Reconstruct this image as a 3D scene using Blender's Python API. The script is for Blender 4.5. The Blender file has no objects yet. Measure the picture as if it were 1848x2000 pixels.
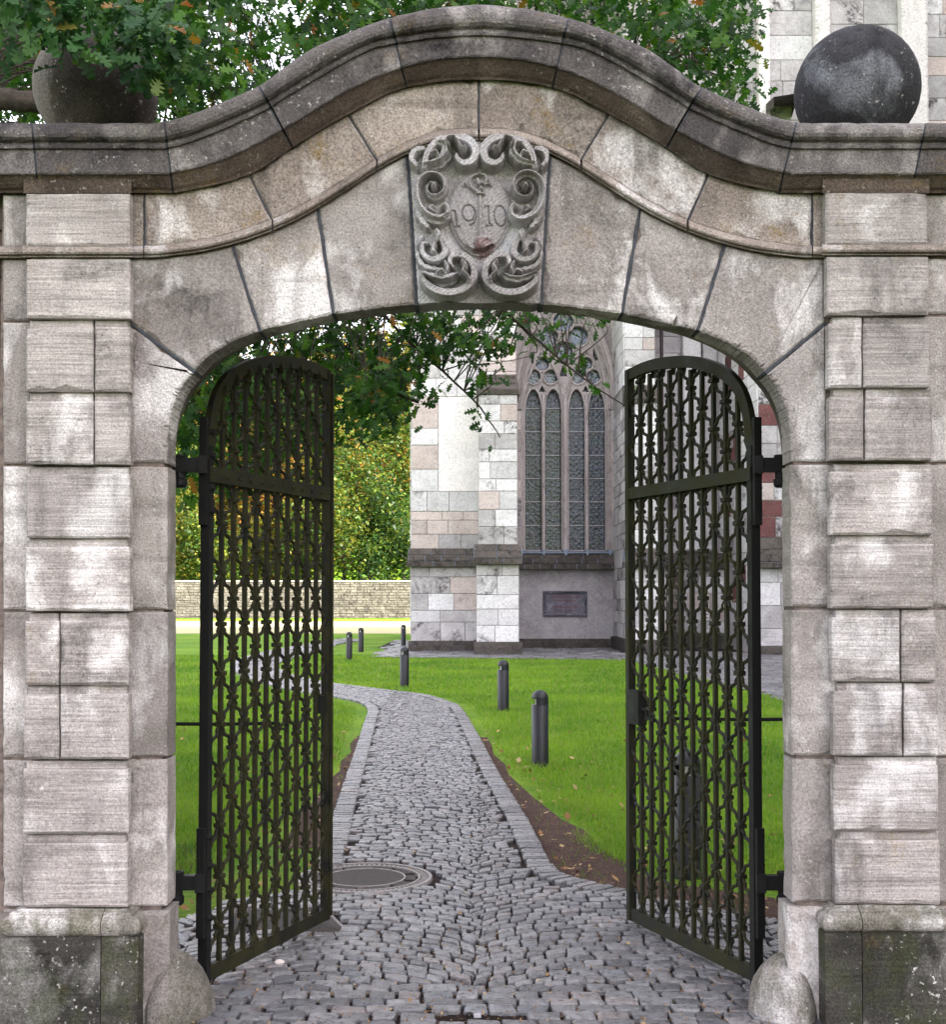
import bpy, math, random
import numpy as np
from mathutils import Vector, Matrix
random.seed(7); RNG = np.random.default_rng(11)
R = math.radians
SC = bpy.context.scene
COL = SC.collection

# ------------------------------------------------------------------ camera, sky, sun, exposure
F = 2470.0; CX = 924.0; CY = 1000.0; TH = R(1.8); EYE = 1.65
SH = (168 - F*math.tan(TH))/1848.0
cam_data = bpy.data.cameras.new('camera'); cam = bpy.data.objects.new('camera', cam_data); COL.objects.link(cam)
cam.location = (0, 0, EYE); cam.rotation_euler = (R(90)+TH, 0, 0)
cam_data.sensor_fit = 'HORIZONTAL'; cam_data.sensor_width = 36; cam_data.lens = 36*F/1848.0
cam_data.shift_y = SH; cam_data.clip_start = 0.05; cam_data.clip_end = 2000
SC.camera = cam
SUN_AZ, SUN_EL = R(110), R(31)
w = bpy.data.worlds.new('World'); SC.world = w; w.use_nodes = True
nt = w.node_tree; nt.nodes.clear()
sky = nt.nodes.new('ShaderNodeTexSky'); sky.sky_type = 'NISHITA'; sky.sun_disc = False
sky.sun_elevation = SUN_EL; sky.sun_rotation = SUN_AZ; sky.air_density = 1.0; sky.dust_density = 2.5; sky.ozone_density = 1.0
hs = nt.nodes.new('ShaderNodeHueSaturation'); hs.inputs['Saturation'].default_value = 0.30; hs.inputs['Value'].default_value = 1.15
bg = nt.nodes.new('ShaderNodeBackground'); bg.inputs['Strength'].default_value = 0.15
wo = nt.nodes.new('ShaderNodeOutputWorld')
nt.links.new(sky.outputs[0], hs.inputs['Color']); tint = nt.nodes.new('ShaderNodeMix'); tint.data_type = 'RGBA'; tint.blend_type = 'MULTIPLY'; tint.inputs[0].default_value = 1.0; tint.inputs[7].default_value = (1.05, 0.975, 0.985, 1)
nt.links.new(hs.outputs[0], tint.inputs[6]); nt.links.new(tint.outputs[2], bg.inputs['Color']); nt.links.new(bg.outputs[0], wo.inputs['Surface'])
sl = bpy.data.lights.new('sun', 'SUN'); sl.energy = 3.6; sl.angle = R(0.5); sl.color = (1.0, 0.93, 0.80)
so = bpy.data.objects.new('sun', sl); COL.objects.link(so)
sd = Vector((math.sin(SUN_AZ)*math.cos(SUN_EL), math.cos(SUN_AZ)*math.cos(SUN_EL), math.sin(SUN_EL)))
so.rotation_euler = sd.to_track_quat('Z', 'Y').to_euler(); so.location = (20, -10, 30)
SC.view_settings.view_transform = 'Standard'; SC.view_settings.look = 'None'
SC.view_settings.exposure = 2.5; SC.view_settings.gamma = 1.0; SC.view_settings.use_curve_mapping = False

# ------------------------------------------------------------------ measuring helpers
_c, _s = math.cos(TH), math.sin(TH)
def ray(px, py):
    xc = (px-CX)/F; yc = (CY+1848*SH-py)/F
    return xc, _c-yc*_s, _s+yc*_c
def XZ(px, py, Y):
    a = ray(px, py); t = Y/a[1]; return a[0]*t, EYE+a[2]*t
def P(px, py, Y):
    x, z = XZ(px, py, Y); return (x, Y, z)
def GR(px, py, z=0.0):
    a = ray(px, py); t = (z-EYE)/a[2]; return a[0]*t, a[1]*t

# ------------------------------------------------------------------ object helpers
def thing(name, label, cat, loc=(0, 0, 0), group=None):
    o = bpy.data.objects.new(name, None); COL.objects.link(o); o.location = loc; o.empty_display_size = 0.1
    o['label'] = label; o['category'] = cat
    if group: o['group'] = group
    return o
def tag(o, label, cat, group=None, kind=None):
    o['label'] = label; o['category'] = cat
    if group: o['group'] = group
    if kind: o['kind'] = kind
    return o
LOCAL = set()          # things whose parts are modelled in the thing's own coordinates
def link(name, me, parent=None, kind=None, label=None):
    o = bpy.data.objects.new(name, me); COL.objects.link(o)
    if parent is not None:
        o.parent = parent
        if parent.type == 'EMPTY' and parent.name not in LOCAL:
            o.matrix_parent_inverse = Matrix.Translation(parent.location).inverted()
    if kind: o['kind'] = kind
    if label: o['label'] = label
    return o
def mesh(name, V, Fc, mat, parent=None, smooth=False, kind=None, label=None, mats=None, mi=None):
    me = bpy.data.meshes.new(name); me.from_pydata([tuple(v) for v in V], [], Fc)
    for m in (mats or [mat]): me.materials.append(m)
    if smooth: me.polygons.foreach_set('use_smooth', [True]*len(me.polygons))
    if mi is not None: me.polygons.foreach_set('material_index', mi)
    me.update()
    return link(name, me, parent, kind, label)
def npmesh(name, V, Fc, mat, parent=None, smooth=False, kind=None, label=None, mats=None, mi=None):
    """V (n,3) array, Fc (m,k) array"""
    V = np.asarray(V, dtype=np.float32); Fc = np.asarray(Fc, dtype=np.int32); m, k = Fc.shape
    me = bpy.data.meshes.new(name)
    me.vertices.add(len(V)); me.vertices.foreach_set('co', V.ravel())
    me.loops.add(m*k); me.loops.foreach_set('vertex_index', Fc.ravel())
    me.polygons.add(m); me.polygons.foreach_set('loop_start', np.arange(0, m*k, k, dtype=np.int32))
    try: me.polygons.foreach_set('loop_total', np.full(m, k, dtype=np.int32))
    except Exception: pass
    for q in (mats or [mat]): me.materials.append(q)
    if mi is not None: me.polygons.foreach_set('material_index', np.asarray(mi, dtype=np.int32))
    me.polygons.foreach_set('use_smooth', np.full(m, bool(smooth)))
    me.update(calc_edges=True)
    return link(name, me, parent, kind, label)
class MB:
    def __init__(s): s.V = []; s.F = []
    def add(s, V, Fc):
        n = len(s.V); s.V += [tuple(v) for v in V]; s.F += [tuple(i+n for i in f) for f in Fc]; return s
    def box(s, x0, x1, y0, y1, z0, z1):
        return s.add([(x0,y0,z0),(x1,y0,z0),(x1,y1,z0),(x0,y1,z0),(x0,y0,z1),(x1,y0,z1),(x1,y1,z1),(x0,y1,z1)],
                     [(0,3,2,1),(4,5,6,7),(0,1,5,4),(1,2,6,5),(2,3,7,6),(3,0,4,7)])
    def tube(s, pts, rad, n=8, cap=True, flat=1.0, up=None):
        pts = [Vector(p) for p in pts]
        if not hasattr(rad, '__len__'): rad = [rad]*len(pts)
        V = []; Fc = []
        ref = Vector(up) if up else None
        for i, p in enumerate(pts):
            t = (pts[min(i+1, len(pts)-1)]-pts[max(i-1, 0)]).normalized()
            if ref is None:
                ref = Vector((0, 0, 1)) if abs(t.z) < 0.9 else Vector((1, 0, 0))
            a = t.cross(ref)
            if a.length < 1e-5: a = t.cross(Vector((0.3, 1, 0.2)))
            a.normalize(); b = a.cross(t).normalized()
            if not up: ref = b
            for k in range(n):
                g = 2*math.pi*(k+0.5)/n
                V.append(p+a*(math.cos(g)*rad[i])+b*(math.sin(g)*rad[i]*flat))
        for i in range(len(pts)-1):
            for k in range(n):
                k2 = (k+1) % n; Fc.append((i*n+k, i*n+k2, (i+1)*n+k2, (i+1)*n+k))
        if cap:
            Fc.append(tuple(range(n-1, -1, -1))); Fc.append(tuple((len(pts)-1)*n+k for k in range(n)))
        return s.add(V, Fc)
    def lathe(s, prof, n=24, c=(0, 0, 0), a0=0, a1=2*math.pi):
        full = abs(a1-a0-2*math.pi) < 1e-6; m = n if full else n+1
        V = []; Fc = []
        for r, z in prof:
            for k in range(m):
                g = a0+(a1-a0)*k/n; V.append((c[0]+r*math.cos(g), c[1]+r*math.sin(g), c[2]+z))
        for i in range(len(prof)-1):
            for k in range(n):
                k2 = (k+1) % m; Fc.append((i*m+k, i*m+k2, (i+1)*m+k2, (i+1)*m+k))
        return s.add(V, Fc)
    def loft(s, rows, closed=False, cap=True):
        n = len(rows[0]); V = [p for r in rows for p in r]; Fc = []
        for i in range(len(rows)-1):
            for k in range(n-1): Fc.append((i*n+k, i*n+k+1, (i+1)*n+k+1, (i+1)*n+k))
        if cap:
            Fc.append(tuple(i*n for i in range(len(rows)))); Fc.append(tuple(i*n+n-1 for i in range(len(rows)-1, -1, -1)))
        return s.add(V, Fc)
    def slab(s, pts, yf, yb, bev=0.006, gap=0.0, jit=0.0012, seg=0.05, back=False):
        """outline of (X,Z) points, front face at yf (towards the camera), sides back to yb"""
        p = [np.array(q, float) for q in pts]; out = []
        for i in range(len(p)):
            a, b = p[i], p[(i+1) % len(p)]; d = np.linalg.norm(b-a)
            if d < 1e-5: continue
            k = max(1, int(d/seg))
            for j in range(k): out.append(a+(b-a)*j/k)
        p = np.array(out); n = len(p)
        area = 0.5*np.sum(p[:,0]*np.roll(p[:,1], -1)-np.roll(p[:,0], -1)*p[:,1])
        if area < 0: p = p[::-1]
        d1 = np.roll(p, -1, 0)-p; d1 /= (np.linalg.norm(d1, axis=1, keepdims=True)+1e-9)
        d0 = np.roll(d1, 1, 0)
        n1 = np.stack([-d1[:,1], d1[:,0]], 1); n0 = np.stack([-d0[:,1], d0[:,0]], 1)
        m = n0+n1; m /= (np.linalg.norm(m, axis=1, keepdims=True)+1e-9)
        c = np.clip(np.sum(m*n1, axis=1), 0.5, 1); m = m/c[:, None]
        g = gap+RNG.normal(0, jit, n)
        e = p+m*g[:, None]
        bv = bev*(1+np.abs(RNG.normal(0, 0.5, n)))
        if jit > 0:
            chips = RNG.random(n) < 0.05; bv[chips] *= 2.6
        f = e+m*bv[:, None]
        V = [(q[0], yf, q[1]) for q in f]+[(q[0], yf+b*0.8, q[1]) for q, b in zip(e, bv)]+[(q[0], yb, q[1]) for q in e]
        Fc = [tuple(range(n))]
        for i in range(n):
            j = (i+1) % n
            Fc.append((j, i, n+i, n+j)); Fc.append((n+j, n+i, 2*n+i, 2*n+j))
        if back: Fc.append(tuple(3*n-1-i for i in range(n)))
        return s.add(V, Fc)
    def make(s, name, mat, parent=None, smooth=False, kind=None, label=None):
        return mesh(name, s.V, s.F, mat, parent, smooth, kind, label)

# ------------------------------------------------------------------ materials
class NT:
    def __init__(s, name):
        s.m = bpy.data.materials.new(name); s.m.use_nodes = True; s.t = s.m.node_tree; s.t.nodes.clear()
        s.out = s.t.nodes.new('ShaderNodeOutputMaterial'); s.b = s.t.nodes.new('ShaderNodeBsdfPrincipled')
        s.t.links.new(s.b.outputs[0], s.out.inputs[0])
    def n(s, typ, **kw):
        q = s.t.nodes.new(typ)
        for k, v in kw.items(): setattr(q, k, v)
        return q
    def l(s, a, b): s.t.links.new(a, b)
    def val(s, sock, v):
        if isinstance(v, bpy.types.NodeSocket): s.l(v, sock)
        else: sock.default_value = v
    def noise(s, vec, scale, detail=4, rough=0.55, dist=0.0):
        q = s.n('ShaderNodeTexNoise'); q.inputs['Scale'].default_value = scale; q.inputs['Detail'].default_value = detail
        q.inputs['Roughness'].default_value = rough; q.inputs['Distortion'].default_value = dist
        if vec is not None: s.l(vec, q.inputs['Vector'])
        return q.outputs[0]
    def rng(s, v, a, b, c=0.0, d=1.0):
        q = s.n('ShaderNodeMapRange'); s.val(q.inputs[0], v)
        q.inputs[1].default_value = a; q.inputs[2].default_value = b; q.inputs[3].default_value = c; q.inputs[4].default_value = d
        return q.outputs[0]
    def math(s, op, a, b=0.0):
        q = s.n('ShaderNodeMath', operation=op); s.val(q.inputs[0], a); s.val(q.inputs[1], b); return q.outputs[0]
    def mix(s, f, a, b, mode='MIX'):
        q = s.n('ShaderNodeMix', data_type='RGBA', blend_type=mode); s.val(q.inputs[0], f)
        for sk, v in ((q.inputs[6], a), (q.inputs[7], b)):
            if isinstance(v, bpy.types.NodeSocket): s.l(v, sk)
            else: sk.default_value = (v[0], v[1], v[2], 1)
        return q.outputs[2]
    def coords(s, jump=True, stretch=None):
        tc = s.n('ShaderNodeTexCoord'); v = tc.outputs['Object']
        if jump:
            oi = s.n('ShaderNodeObjectInfo'); a = s.n('ShaderNodeVectorMath', operation='SCALE'); cb = s.n('ShaderNodeCombineXYZ')
            for i, k in enumerate((37.0, 91.0, 53.0)): s.l(s.math('MULTIPLY', oi.outputs['Random'], k), cb.inputs[i])
            ad = s.n('ShaderNodeVectorMath', operation='ADD'); s.l(v, ad.inputs[0]); s.l(cb.outputs[0], ad.inputs[1]); v = ad.outputs[0]
            s.oi = oi.outputs['Random']
        if stretch:
            mp = s.n('ShaderNodeMapping'); mp.inputs['Scale'].default_value = stretch; s.l(v, mp.inputs['Vector']); v = mp.outputs[0]
        return v
    def rand(s):
        """different for every object and for every loose piece of a joined mesh"""
        g = s.n('ShaderNodeNewGeometry'); oi = s.n('ShaderNodeObjectInfo')
        return s.math('FRACT', s.math('ADD', g.outputs['Random Per Island'], oi.outputs['Random']))
    def bump(s, h, dist, strength=1.0, prev=None):
        q = s.n('ShaderNodeBump'); q.inputs['Distance'].default_value = dist; q.inputs['Strength'].default_value = strength
        s.l(h, q.inputs['Height'])
        if prev is not None: s.l(prev, q.inputs['Normal'])
        return q.outputs[0]
    def fin(s, col, rough=0.8, bump=None, metal=0.0, spec=0.5, **kw):
        s.val(s.b.inputs['Base Color'], col if isinstance(col, bpy.types.NodeSocket) else (*col, 1))
        s.val(s.b.inputs['Roughness'], rough); s.b.inputs['Metallic'].default_value = metal
        s.b.inputs['Specular IOR Level'].default_value = spec
        if bump is not None: s.l(bump, s.b.inputs['Normal'])
        for k, v in kw.items(): s.val(s.b.inputs[k], v)
        return s.m

def stone(name, c1, c2, dark=(0.07,0.065,0.06), da=0.6, white=(0.74,0.71,0.69), wa=0.6, ochre=0.3, green=0.0,
          tool=0.0, pit=1.0, fine=1.0, zdark=None, dscale=3.2, speck=0.5):
    t = NT(name); v = t.coords()
    col = t.mix(t.rng(t.noise(v, 2.1, 6, 0.62), 0.36, 0.64), c1, c2)
    rnd = t.oi
    d = t.math('MULTIPLY', t.rng(t.noise(v, dscale, 9, 0.66, 0.25), 0.5, 0.66), da)
    d2 = t.rng(t.noise(v, 38, 5, 0.75), 0.40, 0.62, 0.3, 1.0)
    col = t.mix(t.math('MULTIPLY', d, d2), col, dark)
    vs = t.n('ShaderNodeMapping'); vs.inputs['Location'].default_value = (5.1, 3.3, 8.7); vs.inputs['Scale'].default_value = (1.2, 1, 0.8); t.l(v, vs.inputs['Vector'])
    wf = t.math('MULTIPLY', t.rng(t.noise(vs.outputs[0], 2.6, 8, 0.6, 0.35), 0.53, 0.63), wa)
    col = t.mix(wf, col, white)  # pale patches: lichen, on the piers also sun dapples put into the colour
    # small pale lichen dots
    # rain streaks running down and damp bedding bands
    vr = t.n('ShaderNodeMapping'); vr.inputs['Scale'].default_value = (9.0, 9.0, 0.9); t.l(v, vr.inputs['Vector'])
    rf = t.math('MULTIPLY', t.rng(t.noise(vr.outputs[0], 1.0, 5, 0.6), 0.52, 0.68), t.rng(t.noise(v, 1.7, 3), 0.42, 0.6, 0, 0.62))
    col = t.mix(rf, col, tuple(x*0.32 for x in c2))
    vb = t.n('ShaderNodeMapping'); vb.inputs['Scale'].default_value = (0.9, 0.9, 11.0); vb.inputs['Rotation'].default_value = (0, 0.05, 0); t.l(v, vb.inputs['Vector'])
    bf = t.math('MULTIPLY', t.rng(t.noise(vb.outputs[0], 1.0, 5, 0.6, 0.4), 0.53, 0.66), t.rng(t.oi, 0.45, 0.65, 0, 0.5))
    col = t.mix(bf, col, tuple(x*0.5 for x in c2))
    # tiny dark pits
    pf = t.math('MULTIPLY', t.rng(t.noise(v, 75, 2, 0.5), 0.30, 0.25, 0, 1), 0.7)
    col = t.mix(pf, col, (0.03, 0.027, 0.025))
    sp = t.math('MULTIPLY', t.rng(t.noise(v, 52, 2, 0.5), 0.64, 0.70), t.rng(t.noise(vs.outputs[0], 4.5, 3), 0.45, 0.6, 0, speck))
    col = t.mix(sp, col, (0.62, 0.61, 0.56))
    if ochre:
        vo = t.n('ShaderNodeMapping'); vo.inputs['Location'].default_value = (15.1, 1.3, 2.7); t.l(v, vo.inputs['Vector'])
        of = t.math('MULTIPLY', t.math('MULTIPLY', t.rng(t.noise(vo.outputs[0], 3.6, 7, 0.7), 0.57, 0.66), t.rng(t.noise(v, 60, 3), 0.38, 0.6)), ochre)
        col = t.mix(of, col, (0.24, 0.155, 0.035))
    if green:
        vo = t.n('ShaderNodeMapping'); vo.inputs['Location'].default_value = (3.1, 21.3, 7.7); t.l(v, vo.inputs['Vector'])
        of = t.math('MULTIPLY', t.rng(t.noise(vo.outputs[0], 5.0, 7, 0.7), 0.47, 0.62), green)
        col = t.mix(of, col, (0.045, 0.055, 0.015))
    fn = t.noise(v, 115, 4, 0.7); f2 = t.noise(v, 260, 2, 0.6)
    q = t.rng(fn, 0.30, 0.70, 1-0.62*fine, 1+0.42*fine); q = t.math('MULTIPLY', q, t.rng(rnd, 0, 1, 0.80, 1.14))
    cb = t.n('ShaderNodeCombineXYZ'); [t.l(q, cb.inputs[i]) for i in range(3)]
    col = t.mix(1.0, col, cb.outputs[0], 'MULTIPLY')
    b = t.bump(fn, 0.007*pit, 0.9)
    if tool:
        vt = t.n('ShaderNodeMapping'); vt.inputs['Scale'].default_value = (3.5, 3.5, 105.0); t.l(v, vt.inputs['Vector'])
        tn = t.noise(vt.outputs[0], 1.0, 3, 0.6)
        k = t.rng(tn, 0.3, 0.7, 1-0.28*tool, 1+0.2*tool); cb = t.n('ShaderNodeCombineXYZ'); [t.l(k, cb.inputs[i]) for i in range(3)]
        col = t.mix(1.0, col, cb.outputs[0], 'MULTIPLY')
        b = t.bump(tn, 0.006*tool, 0.8, b)
    b = t.bump(t.noise(v, 9, 6, 0.65), 0.02*pit, 0.6, b)
    return t.fin(col, 0.9, b, spec=0.25)

M = {}
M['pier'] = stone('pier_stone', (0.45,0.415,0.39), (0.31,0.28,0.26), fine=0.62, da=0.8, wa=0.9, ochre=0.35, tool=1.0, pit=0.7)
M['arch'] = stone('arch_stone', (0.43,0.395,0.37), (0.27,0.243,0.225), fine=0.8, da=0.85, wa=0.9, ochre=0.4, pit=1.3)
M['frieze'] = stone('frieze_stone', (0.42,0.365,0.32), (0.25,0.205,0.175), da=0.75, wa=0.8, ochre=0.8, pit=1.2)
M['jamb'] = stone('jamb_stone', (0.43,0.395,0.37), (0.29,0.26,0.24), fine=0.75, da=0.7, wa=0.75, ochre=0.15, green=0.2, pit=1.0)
M['cornice'] = stone('cornice_stone', (0.165,0.148,0.14), (0.070,0.062,0.064), dark=(0.012,0.010,0.013), da=0.95, white=(0.42,0.39,0.37), wa=0.6, ochre=0.3, pit=1.2, dscale=2.4)
M['plinth'] = stone('plinth_stone', (0.085,0.080,0.068), (0.040,0.038,0.032), dark=(0.012,0.012,0.008), da=0.9, white=(0.42,0.41,0.38), wa=0.5, ochre=0.2, green=0.55, tool=0.6, pit=1.2, speck=1.0)
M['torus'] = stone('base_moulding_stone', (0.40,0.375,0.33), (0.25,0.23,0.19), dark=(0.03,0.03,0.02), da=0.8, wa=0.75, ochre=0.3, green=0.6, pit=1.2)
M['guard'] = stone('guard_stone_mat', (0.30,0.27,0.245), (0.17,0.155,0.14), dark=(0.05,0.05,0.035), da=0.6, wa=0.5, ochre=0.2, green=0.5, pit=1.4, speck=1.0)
M['cove'] = stone('cove_stone', (0.16,0.122,0.098), (0.09,0.070,0.058), dark=(0.03,0.024,0.02), da=0.75, white=(0.33,0.27,0.22), wa=0.3, ochre=0.9, pit=1.2)
M['ball_a'] = stone('ball_stone_brown', (0.115,0.095,0.083), (0.055,0.046,0.042), dark=(0.03,0.026,0.02), da=0.8, white=(0.33,0.30,0.27), wa=0.45, ochre=0.2, pit=1.3)
M['ball_b'] = stone('ball_stone_grey', (0.058,0.058,0.064), (0.026,0.026,0.030), dark=(0.007,0.007,0.008), da=0.95, white=(0.26,0.27,0.30), wa=0.6, ochre=0.0, pit=1.3)
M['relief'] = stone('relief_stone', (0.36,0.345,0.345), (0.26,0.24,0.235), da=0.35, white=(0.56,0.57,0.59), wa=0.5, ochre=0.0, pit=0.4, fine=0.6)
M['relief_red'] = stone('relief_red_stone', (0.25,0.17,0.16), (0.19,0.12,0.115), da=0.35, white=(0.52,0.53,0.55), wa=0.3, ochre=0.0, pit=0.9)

def plain(name, col, rough=0.7, var=0.35, scale=20, bumpd=0.003, metal=0.0, spec=0.4, **kw):
    t = NT(name); v = t.coords(); n = t.noise(v, scale, 6, 0.65)
    k = t.rng(n, 0.3, 0.7, 1-var, 1+var); cb = t.n('ShaderNodeCombineXYZ'); [t.l(k, cb.inputs[i]) for i in range(3)]
    return t.fin(t.mix(1.0, col, cb.outputs[0], 'MULTIPLY'), rough, t.bump(n, bumpd, 0.7) if bumpd else None, metal, spec, **kw)
M['mortar_dark'] = plain('dark_joint_mortar', (0.030,0.034,0.042), 0.7, 0.6, 40, 0.004)
M['mortar'] = plain('joint_mortar', (0.14,0.11,0.095), 0.95, 0.5, 40, 0.004)
M['core'] = plain('wall_core', (0.17,0.15,0.13), 0.95, 0.5, 6, 0.01)
M['old_wall'] = plain('old_wall', (0.08,0.06,0.05), 0.95, 0.6, 14, 0.012)

def iron(name, moss):
    t = NT(name); v = t.coords(False)
    n = t.noise(v, 7, 6, 0.7); f = t.noise(v, 90, 3, 0.6)
    col = t.mix(t.math('MULTIPLY', t.rng(n, 0.34, 0.58), moss), (0.0035,0.0038,0.005), (0.022,0.021,0.0045))
    col = t.mix(t.math('MULTIPLY', t.rng(f, 0.55, 0.72), 0.40*moss), col, (0.060,0.056,0.014))
    return t.fin(col, t.rng(n, 0.3, 0.6, 0.5, 0.8), t.bump(f, 0.002, 0.8), 0.0, 0.3)
M['iron'] = iron('mossy_iron', 0.9)
M['iron_dark'] = iron('dark_iron', 0.12)
M['bollard'] = plain('bollard_paint', (0.0045,0.006,0.009), 0.5, 0.25, 30, 0.0008, 0.0, 0.5)
M['lamp'] = plain('lamp_glass', (0.50,0.50,0.46), 0.3, 0.1, 20, 0, 0.0, 0.5)
M['cast'] = plain('cast_iron_cover', (0.055,0.048,0.045), 0.85, 0.4, 60, 0.003, 0.3)
M['cast_rim'] = plain('cast_iron_rim', (0.26,0.24,0.23), 0.55, 0.3, 60, 0.003, 0.2)
M['gap'] = plain('dark_gap', (0.015,0.013,0.012), 0.95, 0.3, 30, 0.0)
M['twine'] = plain('twine', (0.42,0.33,0.24), 0.9, 0.2, 80, 0.0)
M['pebble'] = plain('pebble', (0.62,0.56,0.52), 0.8, 0.2, 50, 0.003)

def cobble_mat():
    t = NT('cobble_stone'); v = t.coords(); r = t.rand()
    r2 = t.math('FRACT', t.math('MULTIPLY', r, 7.31)); r3 = t.math('FRACT', t.math('MULTIPLY', r, 17.7))
    col = t.mix(r, (0.062,0.062,0.068), (0.190,0.187,0.192)); col = t.mix(t.rng(r2, 0.78, 1.0, 0, 0.55), col, (0.22,0.185,0.175))
    col = t.mix(t.rng(r3, 0.82, 1.0, 0, 0.45), col, (0.10,0.115,0.145))
    n = t.noise(v, 26, 7, 0.72); f = t.noise(v, 150, 3, 0.6)
    k = t.rng(n, 0.32, 0.68, 0.4, 1.6); cb = t.n('ShaderNodeCombineXYZ'); [t.l(k, cb.inputs[i]) for i in range(3)]
    col = t.mix(1.0, col, cb.outputs[0], 'MULTIPLY')
    b = t.bump(f, 0.003, 0.7); b = t.bump(n, 0.011, 0.8, b)
    return t.fin(col, t.rng(n, 0.3, 0.7, 0.20, 0.42), b, 0.0, 0.85)
M['cobble'] = cobble_mat()
def soil_mat(name, a, b, c, sc=90):
    t = NT(name); v = t.coords(False); n = t.noise(v, sc, 5, 0.7); m = t.noise(v, 6, 4)
    col = t.mix(t.rng(n, 0.35, 0.65), a, b); col = t.mix(t.math('MULTIPLY', t.rng(t.noise(v, sc*1.7, 2), 0.58, 0.66), t.rng(m, 0.35, 0.6)), col, c)
    return t.fin(col, 0.95, t.bump(n, 0.012, 1.0), spec=0.2)
M['joint_soil'] = soil_mat('joint_soil', (0.008,0.006,0.0055), (0.028,0.018,0.015), (0.17,0.10,0.07))
M['soil'] = soil_mat('bare_earth', (0.022,0.013,0.011), (0.075,0.042,0.032), (0.25,0.16,0.10), 60)
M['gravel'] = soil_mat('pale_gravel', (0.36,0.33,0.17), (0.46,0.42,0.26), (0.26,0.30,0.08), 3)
def grass_mats():
    t = NT('grass_blade'); r = t.rand(); v = t.coords(False)
    n = t.noise(v, 0.55, 5, 0.6)
    n2 = t.noise(v, 2.6, 5, 0.7); col = t.mix(t.rng(n, 0.36, 0.62), (0.075,0.205,0.008), (0.19,0.345,0.016)); col = t.mix(t.rng(n2, 0.56, 0.7, 0, 0.6), col, (0.27,0.33,0.045)); col = t.mix(t.rng(n2, 0.42, 0.3, 0, 0.6), col, (0.035,0.12,0.006)); col = t.mix(t.rng(r, 0.6, 1.0, 0, 0.75), col, (0.28,0.36,0.05))
    col = t.mix(t.rng(r, 0.0, 0.25, 0.5, 0), col, (0.04,0.13,0.012))
    col = t.mix(t.rng(t.math('FRACT', t.math('MULTIPLY', r, 13.7)), 0.93, 0.94, 0, 0.7), col, (0.30,0.25,0.12))
    m = t.fin(col, 0.55, spec=0.3); 
    tr = t.n('ShaderNodeBsdfTranslucent'); t.l(col, tr.inputs[0]); ms = t.n('ShaderNodeMixShader'); ms.inputs[0].default_value = 0.4
    t.l(t.b.outputs[0], ms.inputs[1]); t.l(tr.outputs[0], ms.inputs[2]); t.l(ms.outputs[0], t.out.inputs[0])
    M['blade'] = m
    t = NT('lawn_turf'); v = t.coords(False); n = t.noise(v, 0.55, 5, 0.6); f = t.noise(v, 22, 8, 0.75); g = t.noise(v, 5, 5, 0.7)
    col = t.mix(t.rng(n, 0.36, 0.62), (0.09,0.22,0.010), (0.19,0.32,0.016)); col = t.mix(t.rng(f, 0.33, 0.5, 0.75, 0), col, (0.022,0.060,0.008))
    col = t.mix(t.rng(f, 0.52, 0.7, 0, 0.6), col, (0.22,0.30,0.04)); col = t.mix(t.rng(g, 0.6, 0.72, 0, 0.35), col, (0.24,0.22,0.06))
    M['turf'] = t.fin(col, 0.85, t.bump(f, 0.05, 1.0), spec=0.15)
grass_mats()
def leaf_mat(name, cols, trans=0.45, rough=0.5, spec=0.35):
    t = NT(name); r = t.rand(); r2 = t.math('FRACT', t.math('MULTIPLY', r, 9.7))
    rp = t.n('ShaderNodeValToRGB'); rp.color_ramp.interpolation = 'LINEAR'; e = rp.color_ramp.elements
    for i, (p, c) in enumerate(cols):
        q = e[i] if i < 2 else e.new(p)
        q.position = p; q.color = (*c, 1)
    t.l(r, rp.inputs[0]); k = t.rng(r2, 0, 1, 0.7, 1.3); cb = t.n('ShaderNodeCombineXYZ'); [t.l(k, cb.inputs[i]) for i in range(3)]
    col = t.mix(1.0, rp.outputs[0], cb.outputs[0], 'MULTIPLY')
    v = t.coords(False); m = t.fin(col, rough, t.bump(t.noise(v, 60, 3), 0.002, 0.6), spec=spec)
    tr = t.n('ShaderNodeBsdfTranslucent'); t.l(col, tr.inputs[0]); ms = t.n('ShaderNodeMixShader'); ms.inputs[0].default_value = trans
    t.l(t.b.outputs[0], ms.inputs[1]); t.l(tr.outputs[0], ms.inputs[2]); t.l(ms.outputs[0], t.out.inputs[0])
    return m
M['oak'] = leaf_mat('oak_leaf', [(0, (0.010,0.042,0.007)), (0.55, (0.028,0.100,0.009)), (0.975, (0.075,0.170,0.012)), (0.985, (0.28,0.14,0.015)), (1.0, (0.20,0.07,0.015))])
M['oak_near'] = leaf_mat('oak_leaf_near', [(0, (0.010,0.048,0.011)), (0.5, (0.026,0.092,0.020)), (0.985, (0.065,0.150,0.035)), (0.996, (0.24,0.16,0.02)), (1.0, (0.18,0.09,0.02))], 0.3, 0.5, 0.35)
M['w_green'] = leaf_mat('wood_leaf_green', [(0, (0.020,0.065,0.012)), (0.6, (0.065,0.13,0.015)), (1.0, (0.18,0.20,0.018))])
M['w_dark'] = leaf_mat('wood_leaf_dark', [(0, (0.012,0.042,0.012)), (0.7, (0.035,0.085,0.014)), (1.0, (0.11,0.15,0.018))])
M['w_yellow'] = leaf_mat('wood_leaf_yellow', [(0, (0.06,0.10,0.012)), (0.5, (0.15,0.16,0.016)), (1.0, (0.27,0.21,0.03))])
M['w_orange'] = leaf_mat('wood_leaf_orange', [(0, (0.14,0.10,0.015)), (0.5, (0.30,0.16,0.02)), (1.0, (0.30,0.10,0.03))])
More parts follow.
